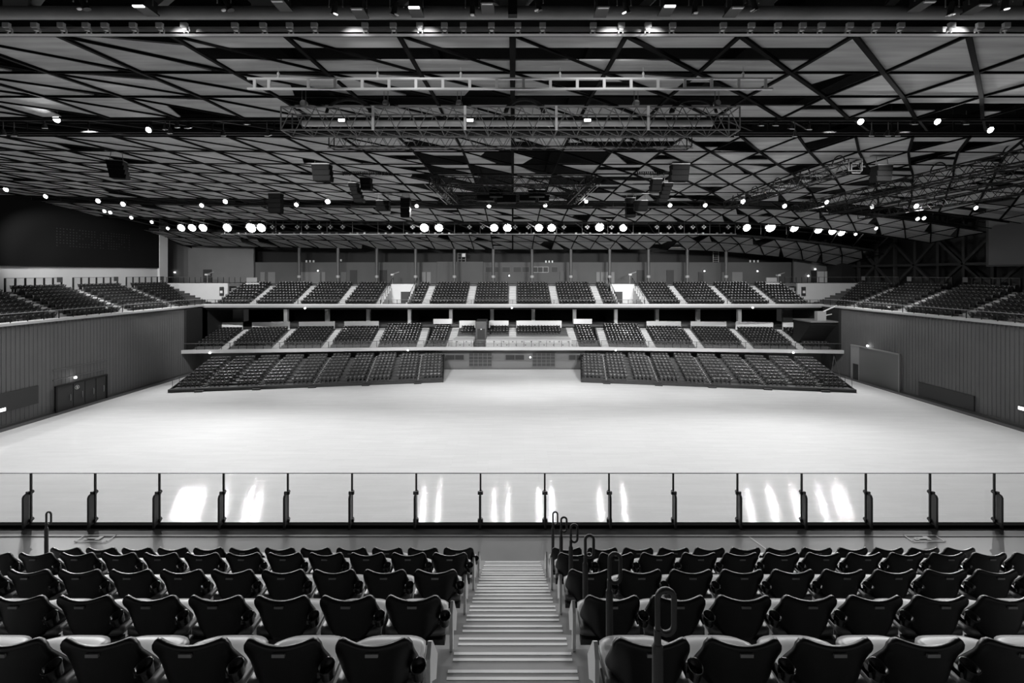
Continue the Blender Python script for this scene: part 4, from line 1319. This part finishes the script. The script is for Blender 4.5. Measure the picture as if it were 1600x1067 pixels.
b = MB(); b.box(-24, 24, 7.86, 8.12, WZ, WZ + .012); struct(b.build('walkway_strip', 'walk_dark'), 'dark strip at the foot of the near glass balustrade')  # darker strip of floor along the foot of the balustrade
# stair blocks of the middle aisle
b = MB()
for k in range(0, 7):
    y = NY - ND * k; z = NZ + NR * k
    for j, (dz, dy) in enumerate(((NR / 3, ND / 3), (2 * NR / 3, 2 * ND / 3))):
        b.mi = 0
        b.box(-.585, .585, y - .01, y + dy, z - NR, z - dz)
        b.mi = 1
        for q in (.03, .082): b.box(-.455, .455, y + dy - q - .022, y + dy - q, z - dz, z - dz + .004)
    b.mi = 1
    for q in (.03, .082): b.box(-.455, .455, y - q - .022, y - q, z, z + .004)
    b.mi = 2
    for sx in (-1, 1): b.box(sx * .70 - .003, sx * .70 + .003, y - ND, y, z, z + .002)
struct(fix(b.build('aisle_stairs', ['step', 'stripe', 'joint'])), 'grey aisle stairs with paired white nosing stripes')
# floor signs on the walkway
for i, x in enumerate((-7.7, 7.6)):
    e = empty('floor_sign', (x, 8.05 - .25, WZ + .012)); tag(e, 'small %s-hand framed pictogram plate let into the walkway floor' % ('left' if x < 0 else 'right'), 'sign')
    b = MB()
    b.box(-.30, .30, -.10, -.08, 0, .004); b.box(-.30, .30, .08, .10, 0, .004); b.box(-.30, -.28, -.1, .1, 0, .004); b.box(.28, .30, -.1, .1, 0, .004)
    b.box(-.16, .02, -.02, .03, 0, .004); b.box(.02, .1, -.05, .06, 0, .004); b.box(-.2, -.12, -.05, .0, 0, .004)
    b.build('plate', 'floor_sign', e)
b = MB(); b.add([(4.35, 8.0, WZ + .004), (4.38, 8.0, WZ + .004), (4.72, 6.8, WZ + .004), (4.69, 6.8, WZ + .004)], [(0, 1, 2, 3)])
struct(b.build('walkway_line', 'floor_sign'), 'thin pale line across the walkway right of the middle')

# near glass balustrade
g = empty('glass_balustrade', (0, 8.2, WZ)); tag(g, 'long clear glass balustrade with black posts across the near walkway', 'railing')
b = MB(); b.box(-15, 15, -.10, .0, -.6, .075); b.build('base_beam', 'beam', g)
PX = [.623 + 1.2465 * k for k in range(-12, 12)]
for i, x in enumerate(PX):
    x = x - 0.0
    # post: slim joint bar, fin towards the seats on the outer side, two clamps
    b = MB(); b.box(x - .016, x + .016, -.012, .012, .075, 1.028); p = b.build('post', 'rail_black', g)
    s = 1 if x > 0 else -1
    b = MB(); b.prism([(-.14, .02), (-.045, .02), (-.045, .68), (-.12, .65), (-.14, .61)], x - .02, x + .02, 'x'); f = fix(b.build('fin', 'pole', g))
    for z in (.66, .13):
        b = MB(); b.tube((x, -.06, z), (x, .03, z), .035, 8); b.box(x - .05, x + .05, -.05, -.015, z - .028, z + .028); b.build('clamp', 'rail_black', f)
for xa, xb in zip(PX, PX[1:]):
    b = MB(); b.box(xa + .018, xb - .018, -.006, .006, .08, 1.02); b.build('glass_pane', 'glass', g)
b = MB(); b.box(-15, 15, -.008, .008, 1.02, 1.03); b.build('top_edge', 'rail_black', g)
# slab edge below
b = MB(); b.box(-46, 46, 7.9, 8.3, WZ - 1.0, WZ - .3); struct(b.build('slab_edge', 'concrete'), 'slab edge below the near balustrade')

# handrail poles
def handrail(x, k, label):
    e = empty('handrail_pole', (x, NY - ND * k + .07, NZ + NR * (k - 1))); tag(e, label, 'handrail', 'loop-topped handrail poles of the aisle')
    b = MB(); b.tube((0, 0, 0), (0, 0, .98), .0235, 14); b.lathe((0, 0, .98), [(.0235, 0), (.0235, .03), (.017, .045)], 14); b.build('lower_tube', 'pole', e)
    b = MB(); b.tube((0, 0, 1.0), (0, 0, 1.09), .0155, 12)
    pts = []
    w2, z0, z1 = .036, 1.105, 1.225
    for t in np.linspace(PI, 0, 9): pts.append((w2 + .036 * math.cos(t), 0, z1 + .036 * math.sin(t)))
    for t in np.linspace(0, -PI, 9): pts.append((w2 + .036 * math.cos(t), 0, z0 + .036 * math.sin(t)))
    b.path(pts, .0125, 10, closed=True)
    b.build('loop_handle', 'pole', e)
    b = MB(); b.lathe((0, 0, 0), [(.05, 0), (.05, .012), (.03, .02)], 14); b.build('base_flange', 'pole', e)
    return e
for k in range(0, 6):
    handrail(.635 - (0.02 if k == 0 else 0), k, 'loop-topped dark handrail pole beside the middle aisle, %s from the camera' % nth(6 - k))
hp = handrail(-7.12, 0, 'dark loop-topped handrail pole at the left end of the front seat row')
b = MB(); b.path([(0, 0, .62), (.12, -.05, .60), (.45, -.3, .55)], .02, 8); b.build('side_arm', 'pole', hp)

# near seats
SEAT_P = .49
def grid_shell(fn, nu, nv, t):
    """two-sided curved sheet: fn(u,v) -> (x,y,z), u,v in 0..1; thickness t along -y"""
    b = MB()
    fr = [fn(i / nu, j / nv) for j in range(nv + 1) for i in range(nu + 1)]
    bk = [(x, y - t, z) for x, y, z in fr]
    N = len(fr); W = nu + 1
    fs = []
    for j in range(nv):
        for i in range(nu):
            a = j * W + i
            fs.append((a, a + 1, a + W + 1, a + W)); fs.append((N + a, N + a + W, N + a + W + 1, N + a + 1))
    rim = [i for i in range(W)] + [j * W + nu for j in range(1, nv + 1)] + [nv * W + i for i in range(nu - 1, -1, -1)] + [j * W for j in range(nv - 1, 0, -1)]
    for a, c in zip(rim, rim[1:] + rim[:1]): fs.append((a, N + a, N + c, c))
    b.add(fr + bk, fs, True)
    return b
def back_fn(u, v):
    s = 2 * u - 1
    a = abs(s)
    if v < .3: half = .172 + .050 * math.sin(v / .3 * PI / 2)
    else: half = .222 - .022 * ((v - .3) / .7) ** 1.3
    if v > .9: half -= .014 * ((v - .9) / .1) ** 2
    x = s * half
    ztop = .712 - .036 * (1 - a ** 2) - .022 * max(0, (a - .82) / .18) ** 2
    zbot = .350 + .020 * a ** 3
    z = zbot + (ztop - zbot) * v
    y = .12 * a ** 4 * (1 - min(1, v / .8)) + .030 * a ** 2 - .05 * v ** 1.3
    return (x, y, z)
seat = empty('stadium_chair')
bk = fix(grid_shell(back_fn, 20, 12, .022).build('backrest', 'black_plastic', seat))
b = MB(); b.box(-.034, .034, -.0735, -.055, .628, .646)
pl = b.build('number_plate', 'plate', seat); pl.location = (0.0, 0.0, 0.0)
# padded pan, tipped up about half way
def pan_shape(len_=.36, th=.05):
    b = MB()
    nu, nv = 12, 10
    def P(u, v, top):
        s = 2 * u - 1
        half = .226 - .020 * v ** 3
        vv = v * len_ * (1 - .16 * abs(s) ** 4)
        dish = .020 * (1 - s * s) * (1 - v)
        z = .390 - .008 * v - dish * .8 - .030 * max(0, (v - .75) / .25) ** 2 + .012 * abs(s) ** 3
        if not top: z -= th * (1 - .5 * v)
        return (s * half, .03 + vv, z)
    T = [P(i / nu, j / nv, True) for j in range(nv + 1) for i in range(nu + 1)]
    B = [P(i / nu, j / nv, False) for j in range(nv + 1) for i in range(nu + 1)]
    N = len(T); W = nu + 1; fs = []
    for j in range(nv):
        for i in range(nu):
            a = j * W + i
            fs.append((a, a + 1, a + W + 1, a + W)); fs.append((N + a, N + a + W, N + a + W + 1, N + a + 1))
    rim = [i for i in range(W)] + [j * W + nu for j in range(1, nv + 1)] + [nv * W + i for i in range(nu - 1, -1, -1)] + [j * W for j in range(nv - 1, 0, -1)]
    for a, c2 in zip(rim, rim[1:] + rim[:1]): fs.append((a, N + a, N + c2, c2))
    b.add(T + B, fs, True)
    return b
fix(pan_shape().build('seat_pan', 'seat_cushion', seat))
b = MB(); b.box(-.03, .03, -.02, .06, 0, .36); b.box(-.23, .23, .0, .05, .30, .34); b.box(-.06, .06, -.06, .12, 0, .015)
b.build('support_leg', 'rail_black', seat)
cup = MB()
cc = Vector((.236, -.03, .545))
cup.lathe(tuple(cc), [(.028, -.075), (.035, -.07), (.041, 0), (.043, .004), (.038, .004), (.032, -.06), (.0, -.062)], 18, (0, -.28, 1))
cup.box(.185, .215, -.03, .03, .48, .51)
cup.build('cup_holder', mat('cup_plastic', 0.010, 0.22, spec=.6), seat)
ep = MB(); ep.prism([(.11, .45), (.15, .52), (.19, .49), (.36, .26), (.31, .15), (.17, .27), (.145, .0), (.115, .0)], -.012, .012, 'x')
ep_me = None
def end_panel(parent, sx):
    global ep_me
    if ep_me is None: o = fix(ep.build('end_panel', 'end_panel', parent)); ep_me = o
    else: o = ep_me.copy(); COL.objects.link(o); o.parent = parent
    o.location = (sx, 0, 0)
used = False
rowY = [2.29, 3.18, 4.10, 5.03, 5.82]
for r, Y in enumerate(rowY):
    k = 4 - r
    z = NZ + NR * k
    for sgn in (-1, 1):
        for c in range(12):
            x = sgn * (.742 + SEAT_P * c)
            if abs(x) / Y * FPX > 930: continue
            if not used: s = seat; s.location = (x, Y, z); used = True
            else:
                s = seat.copy(); COL.objects.link(s); s.location = (x, Y, z)
                for ch in list(seat.children):
                    if ch.name.startswith('end_panel'): continue
                    q = ch.copy(); COL.objects.link(q); q.parent = s
            j = (R.random() - .5) * .02
            s.rotation_euler = (0, 0, j)
            tag(s, 'black seat, %s row from camera, %s seat %s of the middle aisle' % (nth(r + 1), nth(c + 1), 'left' if sgn < 0 else 'right'), 'seat', 'black folding seats beside the middle aisle')
            if c == 0: end_panel(s, -sgn * .262)
            if c == 11: end_panel(s, sgn * .262)
